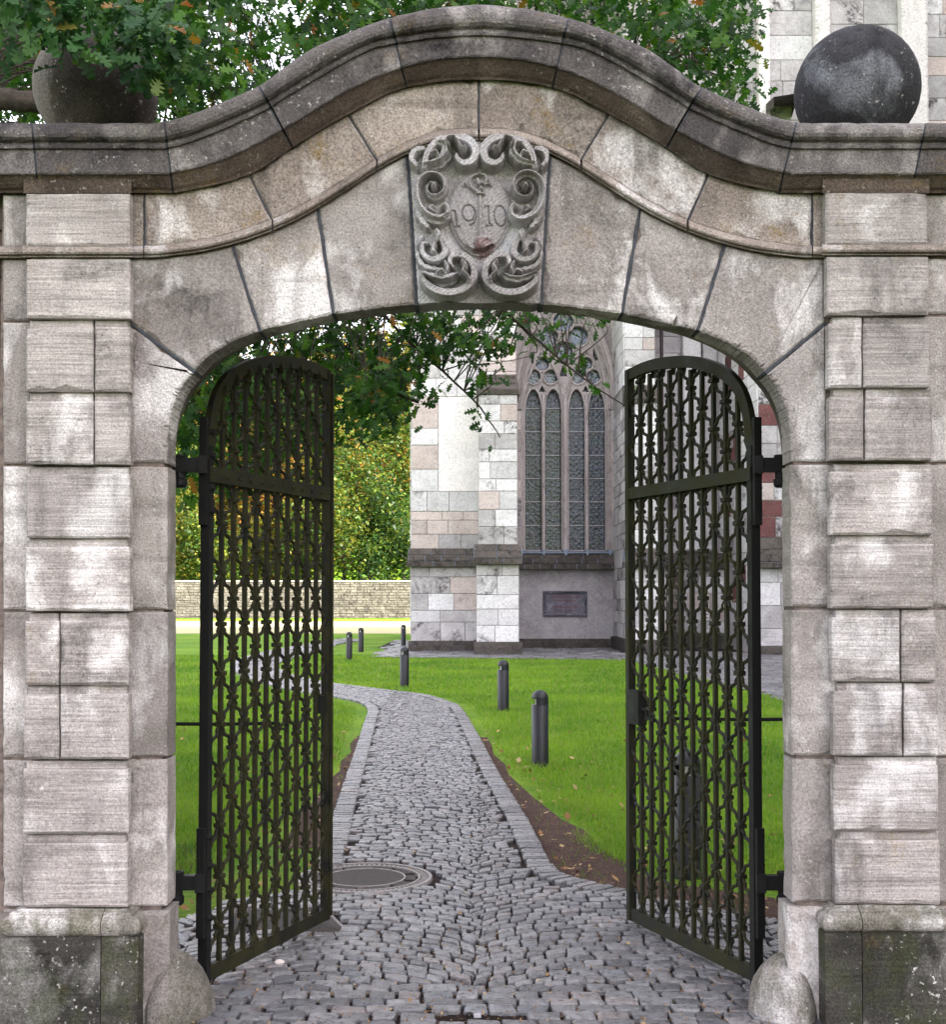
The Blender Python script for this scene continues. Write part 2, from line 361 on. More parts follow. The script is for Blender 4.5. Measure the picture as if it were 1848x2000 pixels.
M['bark'] = plain('bark', (0.045,0.036,0.028), 0.95, 0.5, 30, 0.02)
M['litter'] = leaf_mat('fallen_leaf', [(0, (0.12,0.06,0.03)), (0.5, (0.30,0.17,0.07)), (1.0, (0.42,0.32,0.16))], 0.1, 0.8, 0.2)

def church_stone(name, c1, c2, dark=(0.06,0.045,0.05), da=0.75, pres=0.5, scale=1.1):
    t = NT(name); v = t.coords(); rr = t.rand()
    col = t.mix(t.rng(t.noise(v, 1.7, 6, 0.65), 0.35, 0.65), c1, c2)
    blotch = t.rng(t.noise(v, scale, 9, 0.66, 0.8), 0.50, 0.60)
    d = t.math('MULTIPLY', t.math('MULTIPLY', blotch, t.rng(t.noise(v, 9, 4, 0.75), 0.36, 0.56)), t.rng(t.math('FRACT', t.math('MULTIPLY', rr, 5.3)), 1-pres, 1-pres+0.2, 0.12, da))
    col = t.mix(d, col, dark)
    col = t.mix(t.math('MULTIPLY', t.rng(t.noise(v, 14, 5, 0.75), 0.52, 0.66), 0.5), col, (0.20,0.18,0.185))
    k = t.math('MULTIPLY', t.rng(t.noise(v, 22, 4, 0.7), 0.3, 0.7, 0.85, 1.12), t.rng(rr, 0, 1, 0.82, 1.1)); cb = t.n('ShaderNodeCombineXYZ'); [t.l(k, cb.inputs[i]) for i in range(3)]
    col = t.mix(1.0, col, cb.outputs[0], 'MULTIPLY')
    return t.fin(col, 0.9, t.bump(t.noise(v, 9, 7, 0.7), 0.05, 0.7), spec=0.2)
M['c_white'] = church_stone('church_stone_white', (0.74,0.73,0.735), (0.62,0.605,0.61), da=0.9)
M['c_grey'] = church_stone('church_stone_grey', (0.58,0.56,0.56), (0.40,0.38,0.385), da=0.9, pres=0.8)
M['c_pink'] = church_stone('church_stone_pink', (0.62,0.545,0.515), (0.54,0.455,0.425), da=0.4, pres=0.2)
M['c_red'] = church_stone('church_stone_red', (0.20,0.085,0.080), (0.15,0.06,0.06), da=0.4, pres=0.3)
M['c_tracery'] = church_stone('tracery_stone', (0.50,0.455,0.445), (0.40,0.345,0.335), da=0.4, pres=0.6)
M['c_plaster'] = church_stone('church_plaster', (0.52,0.495,0.505), (0.38,0.355,0.37), da=0.3, pres=1.0, scale=0.5)
M['c_pale'] = church_stone('church_stone_pale', (0.84,0.79,0.785), (0.78,0.735,0.73), da=0.12, pres=0.3)  # near-white; the mid panel's lit look is put into this colour
M['c_dark'] = church_stone('weathered_slab', (0.115,0.10,0.085), (0.06,0.052,0.045), dark=(0.02,0.018,0.016), da=0.8, pres=1.0, scale=3)
M['c_base'] = church_stone('church_base_stone', (0.10,0.088,0.078), (0.06,0.052,0.045), dark=(0.02,0.018,0.018), da=0.8, pres=1.0, scale=3)
M['c_mortar'] = plain('church_mortar', (0.35,0.33,0.32), 0.95, 0.3, 8, 0.01)
M['lead_joint'] = plain('lead_joint', (0.17,0.21,0.27), 0.6, 0.3, 8, 0.0)
def glass_mat(name, c, rough, spec):
    t = NT(name); v = t.coords(); n = t.noise(v, 3.2, 5, 0.7)
    vo = t.n('ShaderNodeTexVoronoi'); vo.inputs['Scale'].default_value = 9; t.l(v, vo.inputs['Vector'])
    col = t.mix(t.rng(n, 0.35, 0.65), c, tuple(x*2.3 for x in c)); col = t.mix(0.35, col, vo.outputs['Color'], 'SOFT_LIGHT')
    return t.fin(col, rough, t.bump(vo.outputs['Distance'], 0.03, 0.5), 0.0, spec)
M['glass'] = glass_mat('old_window_glass', (0.018,0.023,0.030), 0.22, 0.35)
M['glass_green_refl'] = glass_mat('old_window_glass_green_refl', (0.024,0.032,0.022), 0.22, 0.35)  # greenish reflection of the two left lights put into the glass colour
M['glass_top'] = glass_mat('tracery_glass', (0.045,0.065,0.085), 0.15, 0.7)
M['lead'] = plain('lead_came', (0.27,0.30,0.34), 0.5, 0.3, 8, 0.0)
M['bar'] = plain('saddle_bar', (0.40,0.39,0.41), 0.6, 0.2, 8, 0.0)
M['pipe'] = plain('downpipe_paint', (0.035,0.02,0.022), 0.5, 0.3, 8, 0.0)
M['rubble'] = church_stone('rubble_stone', (0.25,0.225,0.20), (0.12,0.105,0.095), da=0.6, pres=0.5, scale=2.5)
M['rubble_mortar'] = plain('rubble_mortar', (0.22,0.18,0.15), 0.95, 0.3, 8, 0.01)
M['roof'] = plain('slate_roof', (0.06,0.06,0.07), 0.7, 0.3, 4, 0.01)
M['pane'] = plain('dark_pane', (0.02,0.025,0.03), 0.1, 0.2, 4, 0.0, spec=0.6)
M['plaque'] = church_stone('plaque_slate', (0.17,0.16,0.19), (0.10,0.095,0.12), dark=(0.30,0.31,0.36), da=0.5, pres=1.0, scale=4)
M['red_paint'] = plain('red_lettering', (0.16,0.02,0.03), 0.8, 0.3, 20, 0.0)
M['white_paper'] = plain('white_paper', (0.75,0.74,0.72), 0.8, 0.1, 20, 0.0)

# ------------------------------------------------------------------ curves measured on the gateway front
GC = 936.0                                  # the gate's centre line in the photograph's pixels
def spl(pts, n=14):
    """Catmull-Rom through points"""
    p = [np.array(q, float) for q in pts]; p = [2*p[0]-p[1]]+p+[2*p[-1]-p[-2]]; out = []
    for i in range(1, len(p)-2):
        for k in range(n):
            t = k/n; a, b, c, d = p[i-1], p[i], p[i+1], p[i+2]
            out.append(0.5*((2*b)+(c-a)*t+(2*a-5*b+4*c-d)*t*t+(3*b-a-3*c+d)*t**3))
    out.append(p[-2]); return np.array(out)
INH = spl([(-60,594),(0,592),(127,597),(212,606),(287,617),(377,636),(426,648),(484,671),(527,697),(556,727),(580,757),(597,795),(605,838),(608,905),(608,1000)])
def halfcurve(pts):
    q = spl([(-pts[1][0], pts[1][1])]+pts, 10); q = q[q[:,0] >= -1e-6]
    return lambda px: float(np.interp(abs(px-GC), q[:,0], q[:,1]))
c_bead = halfcurve([(0,264),(60,266),(100,275),(149,295),(200,323),(245,352),(300,387),(345,413),(400,439),(461,461),(534,480),(606,490),(655,493),(800,493),(1400,493)])
c_cove = halfcurve([(0,156),(145,172),(256,224),(363,287),(449,341),(575,373),(670,377),(1400,377)])
c_over = halfcurve([(0,110),(125,124),(245,170),(390,256),(498,310),(602,336),(680,339),(1400,339)])
c_roll = halfcurve([(0,70),(163,86),(245,113),(380,192),(422,218),(534,267),(609,290),(680,291),(1400,291)])
c_top = halfcurve([(0,10),(163,33),(308,87),(380,132),(433,170),(552,220),(617,238),(690,241),(1400,241)])
def pts_at(curve, x0, x1, Y, n=14, off=0.0):
    return [P(x, curve(x)+off, Y) for x in np.linspace(x0, x1, n)]
def xz(px, py, Y=5.0): return XZ(px, py, Y)

YW, YP, YB = 5.0, 4.962, 4.930              # wall plane, pilaster plane, raised block plane
gate_x = XZ(GC, 1168, YW)[0]
gw = thing('stone_gateway', 'weathered sandstone gateway with curved cornice and carved 1910 keystone over open iron gates', 'gateway', (gate_x, 5.2, 0))

def intrados(side, y0, y1):
    """points of the arch opening edge between two pixel heights on one side, top to bottom"""
    q = INH[(INH[:,0] >= 0) & (INH[:,1] >= y0) & (INH[:,1] <= y1)]
    return [(GC+side*a, b) for a, b in q]
def intr_between(xa, xb):
    """opening edge from pixel x xa to xb (top zone)"""
    q = INH[INH[:,0] >= 0]; q = q[q[:,1] < 900]
    full = np.array([(GC-a, b) for a, b in q[::-1]]+[(GC+a, b) for a, b in q[1:]])
    lo, hi = min(xa, xb), max(xa, xb); r = full[(full[:,0] > lo+2) & (full[:,0] < hi-2)]
    r = [tuple(k) for k in r]
    return r if xa < xb else r[::-1]

YR = 5.145                                   # back of the visible reveal, the gate's rebate starts here
# voussoirs: joints from the moulding down to the opening
JV = [((252,630),(381,727)), ((453,None),(508,649)), ((621,None),(651,613)), ((796,None),(814,597)),
      ((1074,None),(1057,595)), ((1251,None),(1216,611)), ((1416,None),(1364,645)), ((1614,630),(1494,729))]
def bead_low(x): return c_bead(x)+11
def jtop(j): (x, y), _ = j; return (x, bead_low(x) if y is None else y)
for i in range(7):
    a, b = JV[i], JV[i+1]; ta, tb = jtop(a), jtop(b); pts = []
    if i == 0: pts = [ta, (252, 504)]+[(x, bead_low(x)) for x in np.linspace(258, tb[0], 12)]
    elif i == 6: pts = [(x, bead_low(x)) for x in np.linspace(ta[0], 1608, 12)]+[(1614, 504), tb]
    else: pts = [(x, bead_low(x)) for x in np.linspace(ta[0], tb[0], 14)]
    if i == 6: pts = pts
    pts = pts+[b[1]]+intr_between(b[1][0], a[1][0])+[a[1]]
    if i == 3:
        KEY = pts
        MB().slab([xz(*q) for q in pts], YW+0.008, YR, 0.003, 0.006).make('keystone', M['relief'], gw)
    else:
        MB().slab([xz(*q) for q in pts], YW, YR, 0.006, 0.0058, jit=0.0009).make('voussoir', M['arch'], gw)
# dark pointing run into the arch joints
def pointing(x0, y0, x1, y1, w=3.4, Y=YW+0.004):
    d = np.array([x1-x0, y1-y0], float); L = np.linalg.norm(d); n_ = np.array([-d[1], d[0]])/L; m = int(L/9); A = []; B = []
    for k in range(m+1):
        c = np.array([x0, y0])+d*k/m; e = w*(1+RNG.normal(0, 0.16)); A.append(xz(*(c+n_*e))); B.append(xz(*(c-n_*e)))
    MB().slab(A+B[::-1], Y, YR-0.004, 0.002, 0, 0.0, seg=9).make('joint_pointing', M['mortar_dark'], gw)
for (x0, y0), (x1, y1) in JV: pointing(x0, bead_low(x0)+1 if y0 is None else y0, x1, y1)
# springers
MB().slab([xz(*q) for q in [(252,906),(252,632),(380,729)]+intrados(-1, 733, 905)+[(328,906)]], YW, YR, 0.006, 0.005).make('springer', M['arch'], gw)
MB().slab([xz(*q) for q in [(1618,904),(1614,632),(1495,731)]+intrados(1, 734, 903)+[(1544,904)]], YW, YR, 0.006, 0.005).make('springer', M['arch'], gw)
# jamb stones (wall plane between opening and pilaster), left and right
for y0, y1 in ((910,1191),(1194,1478),(1481,1771)):
    MB().slab([xz(*q) for q in [(240,y0),(328,y0),(327.5+(y1-1191)*-0.001,y1),(240,y1)]], YW, YR, 0.006, 0.003).make('jamb_stone', M['jamb'], gw)
for y0, y1 in ((907,1186),(1190,1476),(1480,1763)):
    MB().slab([xz(*q) for q in [(1544+(y0-900)*0.004,y0),(1640,y0),(1640,y1),(1544+(y1-900)*0.004,y1)]], YW, YR, 0.007, 0.003, jit=0.002).make('jamb_stone', M['jamb'], gw)
zb = -0.06
def zpx(z, Y=5.0): return 1168+F/Y*(EYE-z)*1.0
MB().slab([xz(240,1776),xz(334,1776),(xz(334,1990)[0],zb),(xz(240,1990)[0],zb)], YW-0.018, YR, 0.012, 0.003).make('jamb_stone', M['jamb'], gw)
MB().slab([xz(1536,1768),xz(1640,1768),(xz(1640,1990)[0],zb),(xz(1536,1990)[0],zb)], YW-0.018, YR, 0.012, 0.003).make('jamb_stone', M['jamb'], gw)
# outer wall plane stones beyond the pilasters
for y0, y1 in ((380,484),(506,627),(630,906),(910,1191),(1194,1480),(1484,1771),(1775,2010)):
    MB().slab([xz(5,y0),xz(62,y0),xz(62,y1),xz(5,y1)], YW, YR, 0.005, 0.002).make('wall_stone', M['jamb'], gw)
for y0, y1 in ((380,484),(506,614),(618,902),(906,1186),(1190,1476),(1480,1763),(1768,2010)):
    MB().slab([xz(1800,y0),xz(1905,y0),xz(1905,y1),xz(1800,y1)], YW, YR, 0.005, 0.002).make('wall_stone', M['jamb'], gw)
# pilasters: each stone is a raised face with a set-back margin above it
def block(name, x0, x1, y0, y1, m, mat, gl=1.5, gr=1.5, mg=5.0):
    q = MB()
    if m: q.slab([xz(x0+gl,y0-m+1,YP),xz(x1-gr,y0-m+1,YP),xz(x1-gr,y1+1,YP),xz(x0+gl,y1+1,YP)], YP, YR-0.01, 0.004, 0.0, jit=0.0006)
    q.slab([xz(x0,y0,YB),xz(x1,y0,YB),xz(x1,y1,YB),xz(x0,y1,YB)], YB, YP+0.02, 0.006, 0.001, jit=0.0007)
    q.make(name, mat, gw)
PIL = [ # left pilaster: y0, y1, margin, [(x0,x1)]
 (378,482,3,[(50,254)]), (506,622,3,[(50.5,254)]), (638,765,13,[(50,182),(184.5,254)]), (783,907,17,[(50,181),(184,254)]),
 (925,1051,14,[(50,253)]), (1068,1193,17,[(49,253)]), (1212,1338,15,[(47.5,114),(117,252)]), (1355.5,1482,17,[(45.5,114.5),(117,251.5)]),
 (1502,1628,17,[(44.5,250)]), (1646,1772,17,[(43,249)])]
PIR = [
 (376,478,3,[(1613,1813)]), (501,615,3,[(1616,1815.5)]), (632,757,13,[(1619,1684.5),(1687,1818)]), (774,899,17,[(1620,1688),(1691,1822)]),
 (921,1045,15,[(1622.5,1823)]), (1062,1188,17,[(1623,1825)]), (1205,1331,15,[(1625.5,1758.5),(1762,1829)]), (1350,1475.5,17,[(1628,1763),(1767,1833.5)]),
 (1494.5,1623,17,[(1629.5,1834)]), (1640,1766,17,[(1633,1838)])]
for T in (PIL, PIR):
    for y0, y1, m, xs in T:
        for k, (x0, x1) in enumerate(xs):
            block('pier_block', x0, x1, y0, y1, m, M['pier'], 8 if k == 0 else 0.6, 4 if k == len(xs)-1 else 0.6)

# frieze stones between moulding and cornice
JF = [(281,281),(485,532),(678.5,736),(935,935),(1191,1135),(1385,1343),(1587,1587)]
for i in range(6):
    (a0, a1), (b0, b1) = JF[i], JF[i+1]
    pts = [(x, c_cove(x)-3) for x in np.linspace(a0, b0, 16)]+[(x, c_bead(x)-9) for x in np.linspace(b1, a1, 16)]
    MB().slab([xz(*q) for q in pts], YW, YR, 0.005, 0.0042).make('frieze_stone', M['frieze'], gw)
for x0, x1 in ((240,280),(1588,1640)):
    MB().slab([xz(x0,377),xz(x1,377),xz(x1,484),xz(x0,484)], YW, YR, 0.005, 0.002).make('frieze_stone', M['frieze'], gw)
for (a0, a1) in JF: pointing(a0, c_cove(a0)+2, a1, c_bead(a1)-10, 2.2)
# bead moulding under the frieze
BP = [(-13,5.03),(-12,4.990),(-10,4.972),(-6,4.960),(-1,4.957),(3,4.962),(5,4.974),(6,4.986),(7,4.981),(9.5,4.981),(10.5,4.990),(11.5,5.03)]
def bead(x0, x1, dy=0.0, top=None, n=16, mat=None):
    rows = []
    for o, Y in BP:
        xs = np.linspace(x0, x1, n); rows.append([P(x, (c_bead(x) if top is None else top)+o, Y+dy) for x in xs])
    MB().loft(rows).make('bead_moulding', mat or M['frieze'], gw, smooth=False)
JB = [(281,531),(533,735),(737,934),(937,1134),(1137,1342),(1345,1587)]
for a, b in JB: bead(a+0.7, b-0.7)
for a, b in ((258,279.5),(1588.5,1612)): bead(a, b, 0, None, 3)
bead(44, 259, -0.04, 493, 3); bead(1606, 1829, -0.04, 489, 3); bead(-60, 48, 0, 494, 3); bead(1824, 1910, 0, 489, 3)
# cornice, in the stones the photograph shows
YO = 4.885
def crow(v):
    """cross-section: v -> (curve mix, depth)"""
    return v
CR = [(lambda x: c_cove(x)+1, 5.05), (lambda x: c_cove(x), 4.975), (lambda x: c_cove(x)-5, 4.968), (lambda x: c_cove(x)*0.72+c_over(x)*0.28, 4.950), (lambda x: c_cove(x)*0.40+c_over(x)*0.60, 4.925),
      (lambda x: c_over(x)+4, 4.902), (lambda x: c_over(x)+1.5, YO+0.004), (lambda x: c_over(x)-2, YO), (lambda x: c_roll(x)+2, YO+0.002), (lambda x: c_roll(x)-1, YO-0.012), (lambda x: c_roll(x)-6, YO-0.016), (lambda x: c_roll(x)-9, YO-0.004), (lambda x: c_roll(x)-12, YO-0.004)]
def crs(k):
    g = k/7*math.pi*0.92-math.pi*0.42
    return (lambda x, s=math.sin(g): (c_roll(x)-14)*(1-(s+1)/2)+(c_top(x)+0)*((s+1)/2), YO+0.012-0.052*math.cos(g)**0.8 if math.cos(g) > 0 else YO+0.012)
CR += [crs(k) for k in range(1, 8)]
JC = [(-320,-320),(62,75),(321,338),(505,571),(761,794),(1111,1079),(1372,1302),(1556,1522),(1809,1780),(2180,2180)]
for i in range(9):
    (a0, a1), (b0, b1) = JC[i], JC[i+1]; rows = []; n = 18; g = 2.0
    for fn, Y in CR:
        xm = (a0+b0)/2; h0 = c_cove(xm); h1 = c_top(xm); v = min(1, max(0, (h0-fn(xm))/(h0-h1)))
        xa = a1+(a0-a1)*v+g; xb = b1+(b0-b1)*v-g
        rows.append([P(x, fn(x), Y) for x in np.linspace(xa, xb, n)])
    last = rows[-1]
    rows.append([(p[0], 5.02, p[2]+0.012) for p in last]); rows.append([(p[0], 5.62, p[2]+0.012) for p in last]); rows.append([(p[0], 5.64, p[2]-0.22) for p in last])
    rows = [[(p[0], p[1]+RNG.normal(0, 0.0007), p[2]+RNG.normal(0, 0.0008)) for p in r] for r in rows]
    q = MB().loft(rows); nf = n-1
    mesh('cornice_stone', q.V, q.F, None, gw, mats=[M['cornice'], M['cove']], mi=[1 if k < 5*nf else 0 for k in range(len(q.F))])
# dark mortar in the cornice joints
for i in range(1, 9):
    a0, a1 = JC[i]; rows = []
    for sx in (-2.6, 2.6):
        r = []
        for fn, Y in CR[1:]:
            h0 = c_cove(a0); h1 = c_top(a0); v = min(1, max(0, (h0-fn(a0))/(h0-h1))); x = a1+(a0-a1)*v
            r.append(P(x+sx, fn(x), Y+0.006))
        rows.append(r)
    rows = [[(p[0], 5.1, p[2]) for p in rows[0]]]+rows+[[(p[0], 5.1, p[2]) for p in rows[1]]]
    MB().loft(rows, cap=False).make('joint_mortar', M['mortar_dark'], gw)
# small caps over the pilasters
for a, b in ((46,257),(1607,1816)):
    rows = [[P(x, y, Y) for x in (a, b)] for y, Y in ((378,5.0),(378,4.935),(372,4.930),(364,4.925),(350,4.915),(345,4.93),(345,5.0))]
    MB().loft(rows).make('pilaster_cap', M['cove'], gw)

# mortar bed just behind the faces, and the wall's core with the wider rebate for the leaves
def ushape(off, yedge, ext):
    q = INH[INH[:,0] >= 0]; q = q[q[:,1] <= 905]
    P2 = [np.array(XZ(GC+a, b, 5.0)) for a, b in q]; cx = gate_x
    right = []
    for i, p in enumerate(P2):
        t = P2[min(i+1, len(P2)-1)]-P2[max(i-1, 0)]; n = np.array([-t[1], t[0]]); n /= np.linalg.norm(n)
        right.append(p+n*off)
    xe = right[-1][0]; hw = xe-cx
    R_ = [(cx+max(0, p[0]-cx), p[1]) for p in right]; L_ = [(cx-max(0, p[0]-cx), p[1]) for p in right]
    inner = [(cx-hw, zb)]+L_[::-1]+R_[1:]+[(cx+hw, zb)]
    xs = np.linspace(-ext[0], ext[1], 60)
    outer = [(XZ(x, c_cove(x)-yedge, 5.0)) for x in np.linspace(ext[1], ext[0], 60)]
    return inner+[(XZ(ext[1], 0, 5.0)[0], zb)]+outer+[(XZ(ext[0], 0, 5.0)[0], zb)]
MB().slab(ushape(0.016, 4, (3, 1908)), 5.014, 5.14, 0.0, 0.0, 0.0, back=True).make('mortar_bed', M['mortar'], gw)
MB().slab(ushape(0.115, 40, (-300, 2150)), 5.142, 5.60, 0.0, 0.0, 0.0, back=True).make('wall_core', M['core'], gw)

# pedestals of the pilasters: plinth, roll moulding, ledge
PR = [(0.0,-0.06,0),(0.0,'t',0),(-0.006,'t2',0)]
def pedestal(pxl, pxr, split, ytop, y1, ybot):
    y0 = 4.885; xl = XZ(pxl, ybot, y0)[0]; xr = XZ(pxr, ybot, y0)[0]; xs = XZ(split, ybot, y0)[0]
    zt = XZ(0, ybot, y0)[1]; zm = XZ(0, y1, y0)[1]; zp = XZ(0, ytop, 4.93)[1]; zh = zm-zt
    pl = [(0,-0.06),(0,zt-0.02),(0,zt-0.012),(-0.008,zt-0.006),(-0.014,zt)]
    tr = [(-0.014,zt)]+[(-0.002+0.024*math.cos(a)-0.012, zt+zh/2+zh/2*math.sin(a)) for a in np.linspace(-1.45, 1.35, 8)]+[(-0.018,zm),(-0.022,zm+0.004),(-0.022,zm+0.012),(-0.03,zm+0.016),(-0.042,zp-0.004),(-0.05,zp+0.004),(-0.12,zp+0.004)]
    for prof, nm, mt in ((pl,'plinth_stone',M['plinth']),(tr,'base_moulding',M['torus'])):
        for side in (0, 1):
            rows = []
            for o, z in prof:
                if side == 0: pth = [(xl-o, 5.1), (xl-o, 5.0), (xl-o, y0-o)]+[(x, y0-o) for x in np.linspace(xl+0.05, xs-0.002, 8)]
                else: pth = [(x, y0-o) for x in np.linspace(xs+0.002, xr-0.05, 6)]+[(xr+o-0.012, y0-o), (xr+o, y0-o+0.012), (xr+o, 5.0), (xr+o, 5.1)]
                rows.append([(x, y+RNG.normal(0, 0.0006), z+(RNG.normal(0, 0.0006) if z > 0 else 0)) for x, y in pth])
            MB().loft(rows).make(nm, mt, gw)
pedestal(2, 268, 197, 1777, 1793, 1829)
pedestal(1612, 1862, 1684, 1770, 1788, 1820)
# fill behind the pedestals
for a, b in ((10, 255), (1625, 1850)):
    MB().box(XZ(a,1,5)[0], XZ(b,1,5)[0], 4.93, 5.1, -0.06, XZ(0,1790,4.93)[1]).make('plinth_core', M['core'], gw)

# wheel guard stones at the feet of the jambs
def guard(px, label, s):
    cx_ = XZ(px, 1990, 5.03)[0]; cy_ = 5.075
    prof = [(0.168,-0.05),(0.165,0.02),(0.158,0.06),(0.148,0.10),(0.136,0.135),(0.118,0.175),(0.095,0.205),(0.062,0.232),(0.03,0.245),(0.004,0.248)]
    q = MB().lathe(prof, 40, (0, 0, 0))
    V = []
    for x, y, z in q.V:
        k = 1+0.035*math.sin(5*x/0.1+z*17)+0.03*math.sin(23*y+9*z); V.append((cx_+x*k*(1.0 if x*s > 0 else 0.62), cy_+y*k*0.95, z*(1+0.02*math.sin(40*x))))
    o = mesh('guard_stone', V, q.F, M['guard'], None, True); tag(o, label, 'guard stone', 'rounded guard stones at the feet of the gateway')
guard(329, 'mossy rounded guard stone at the foot of the left jamb', 1)
guard(1550, 'rounded grey guard stone at the foot of the right jamb', -1)

# stone balls
def ball(px, py, r_px, mat, label, dents):
    Y = 5.26; c = Vector(P(px, py, Y)); r = r_px/F*Y
    import bmesh
    bm = bmesh.new(); bmesh.ops.create_uvsphere(bm, u_segments=96, v_segments=64, radius=r)
    for v in bm.verts:
        d = v.co.normalized(); k = 1+0.004*math.sin(9*d.x+3*d.z)*math.sin(7*d.y+2)+0.002*math.sin(31*d.x)*math.sin(27*d.z)
        for dx, dy, dz, s, a in dents:
            dd = Vector((dx, dy, dz)).normalized(); e = (d-dd).length
            k -= a*math.exp(-(e/s)**2)
        v.co = d*r*k
    me = bpy.data.meshes.new('stone_ball'); bm.to_mesh(me); bm.free(); me.materials.append(mat)
    me.polygons.foreach_set('use_smooth', [True]*len(me.polygons))
    t = thing('stone_ball', label, 'stone ball', (c.x, c.y, c.z-r), 'stone balls on the gateway')
    o = link('ball', me, t); me.transform(Matrix.Translation(c))
    zt = XZ(px, 243, 5.03)[1]
    MB().lathe([(0.10, zt-0.02-c.z+c.z), (0.17, zt-0.02), (0.17, zt+0.015), (0.15, c.z-r+0.03), (0.10, c.z-r+0.05)], 32, (c.x, c.y, 0)).make('foot', mat, t)
ball(188, 176, 120, M['ball_a'], 'brown stone ball half hidden by oak leaves on the left of the gateway', [(-0.3,-1,0.6,0.06,0.03),(0.2,-1,0.2,0.05,0.02)])
ball(1674, 178, 121, M['ball_b'], 'dark grey stone ball on the right shoulder of the gateway', [(0.1,-1,0.75,0.09,0.035),(-0.5,-1,0.5,0.07,0.03),(-0.25,-1,0.9,0.04,0.03),(0.45,-1,0.4,0.05,0.02),(-0.7,-1,-0.2,0.05,0.02)])

# ------------------------------------------------------------------ carved cartouche (height field over the keystone)
def cart():
    kx = lambda c: (1400+c/3.0767)/1.7992
    ky = lambda c: (450+c/3.0767)/1.7992
    st = 5.5
    gx = np.arange(60, 1700, st); gy = np.arange(110, 1930, st); X, Y_ = np.meshgrid(gx, gy)
    H = np.zeros_like(X)
    def stroke(pts, hmax, ribs=0, n=9, sharp=0.6, lobes=0):
        nonlocal H
        q = spl([p[:3] for p in pts], n)
        best = np.zeros_like(H)
        x0 = q[:,0].min()-q[:,2].max()-5; x1 = q[:,0].max()+q[:,2].max()+5; y0 = q[:,1].min()-q[:,2].max()-5; y1 = q[:,1].max()+q[:,2].max()+5
        ix = (gx > x0) & (gx < x1); iy = (gy > y0) & (gy < y1)
        if not ix.any() or not iy.any(): return
        sx, sy = np.meshgrid(gx[ix], gy[iy]); B = np.zeros_like(sx)
        for i in range(len(q)-1):
            a, b = q[i], q[i+1]; ab = b[:2]-a[:2]; L2 = ab@ab+1e-9
            t = np.clip(((sx-a[0])*ab[0]+(sy-a[1])*ab[1])/L2, 0, 1)
            dx = sx-(a[0]+ab[0]*t); dy = sy-(a[1]+ab[1]*t); d = np.hypot(dx, dy)
            r = a[2]+(b[2]-a[2])*t
            if lobes: r = r*(1+0.13*np.sin((i+t)*lobes))
            u = np.clip(d/np.maximum(r, 1), 0, 1); sgn = np.sign(ab[0]*dy-ab[1]*dx)
            h = (1-u**2.2)**sharp
            if ribs: h = h*(1-0.42*(0.5+0.5*np.cos((u*sgn+1)*math.pi*ribs)))
            h = np.where(u >= 1, 0, h*np.minimum(1, 0.45+r/60))
            B = np.maximum(B, h)
        sub = H[np.ix_(iy, ix)]; H[np.ix_(iy, ix)] = np.maximum(sub, B*hmax)
    def mir(p): return [(1755-a[0],)+tuple(a[1:]) for a in p]
    def both(p, h, ribs=0, **k): stroke(p, h, ribs, **k); stroke(mir(p), h, ribs, **k)
    # shield
    ex = (X-880)/345; ey = np.where(Y_ < 900, (Y_-900)/395, (Y_-900)/515); wv = np.where(Y_ > 900, 1-0.12*((Y_-900)/515)**2, 1.0)
    rr = np.hypot(ex/wv, ey); sh = np.clip((1.0-rr)*16, 0, 1)**0.5*0.024
    sh = sh*np.where((rr > 0.90) & (rr < 0.965), 1.0, 1.0)-0.009*np.exp(-((rr-0.935)/0.018)**2)+0.006*np.clip(1-rr, 0, 1)
    H = np.maximum(H, sh); SHIELD = rr < 0.90
    # volutes at the sides
    sp = []
    for k in range(26):
        ph = k/25*2.75*math.pi; rad = 186*math.exp(-0.433*ph/math.pi); sp.append((390+rad*math.cos(math.pi+ph), 705+rad*math.sin(math.pi+ph), 5+rad*0.235))
    sp = sp[::-1]+[(212,840,52),(262,950,58),(350,1020,62),(450,1045,58),(530,1005,42)]
    both(sp, 0.066, 1.5, n=4, sharp=0.5)
    both([(390,700,40),(392,702,40)], 0.075)
    # sheath leaf below the volute
    both([(185,880,22),(230,1000,42),(290,1080,46),(340,1130,22)], 0.05, 2, lobes=0.9)
    both([(470,900,20),(520,890,30),(545,960,34),(500,1040,30)], 0.06, 0)
    both([(370,880,30),(340,900,26),(390,930,18)], 0.04, 0)
    # top scrolls
    both([(290,500,48),(320,360,56),(400,250,62),(520,185,62),(660,180,70),(780,230,76),(835,330,72),(800,430,66),(710,460,54),(640,410,40),(630,350,24)], 0.066, 2, sharp=0.5)
    both([(560,300,30),(520,240,34),(600,205,34),(650,260,34),(690,320,38),(740,300,22)], 0.085, 1, lobes=1.1)
    both([(300,470,34),(380,460,44),(460,420,60),(520,340,66),(500,260,52),(430,250,34)], 0.076, 2.5, lobes=0.8)
    both([(450,420,20),(420,370,30),(360,380,26)], 0.09, 0)
    both([(330,300,20),(240,290,44),(170,330,52),(150,400,46),(190,450,36),(215,500,18)], 0.055, 2, lobes=1.2)
    # lower side leaves
    both([(410,1150,18),(430,1220,38),(490,1300,56),(510,1400,60),(440,1470,56),(340,1470,48),(270,1400,40),(270,1310,30),(330,1290,18)], 0.062, 2, sharp=0.5)
    both([(400,1330,46),(380,1400,44),(420,1430,30)], 0.078, 1)
    both([(420,1160,20),(450,1220,30),(420,1290,24)], 0.075, 0)
    both([(225,1320,20),(215,1420,34),(270,1520,38),(370,1560,36),(450,1560,24)], 0.05, 2, lobes=0.9)
    both([(250,1210,40),(215,1290,24)], 0.028, 0)
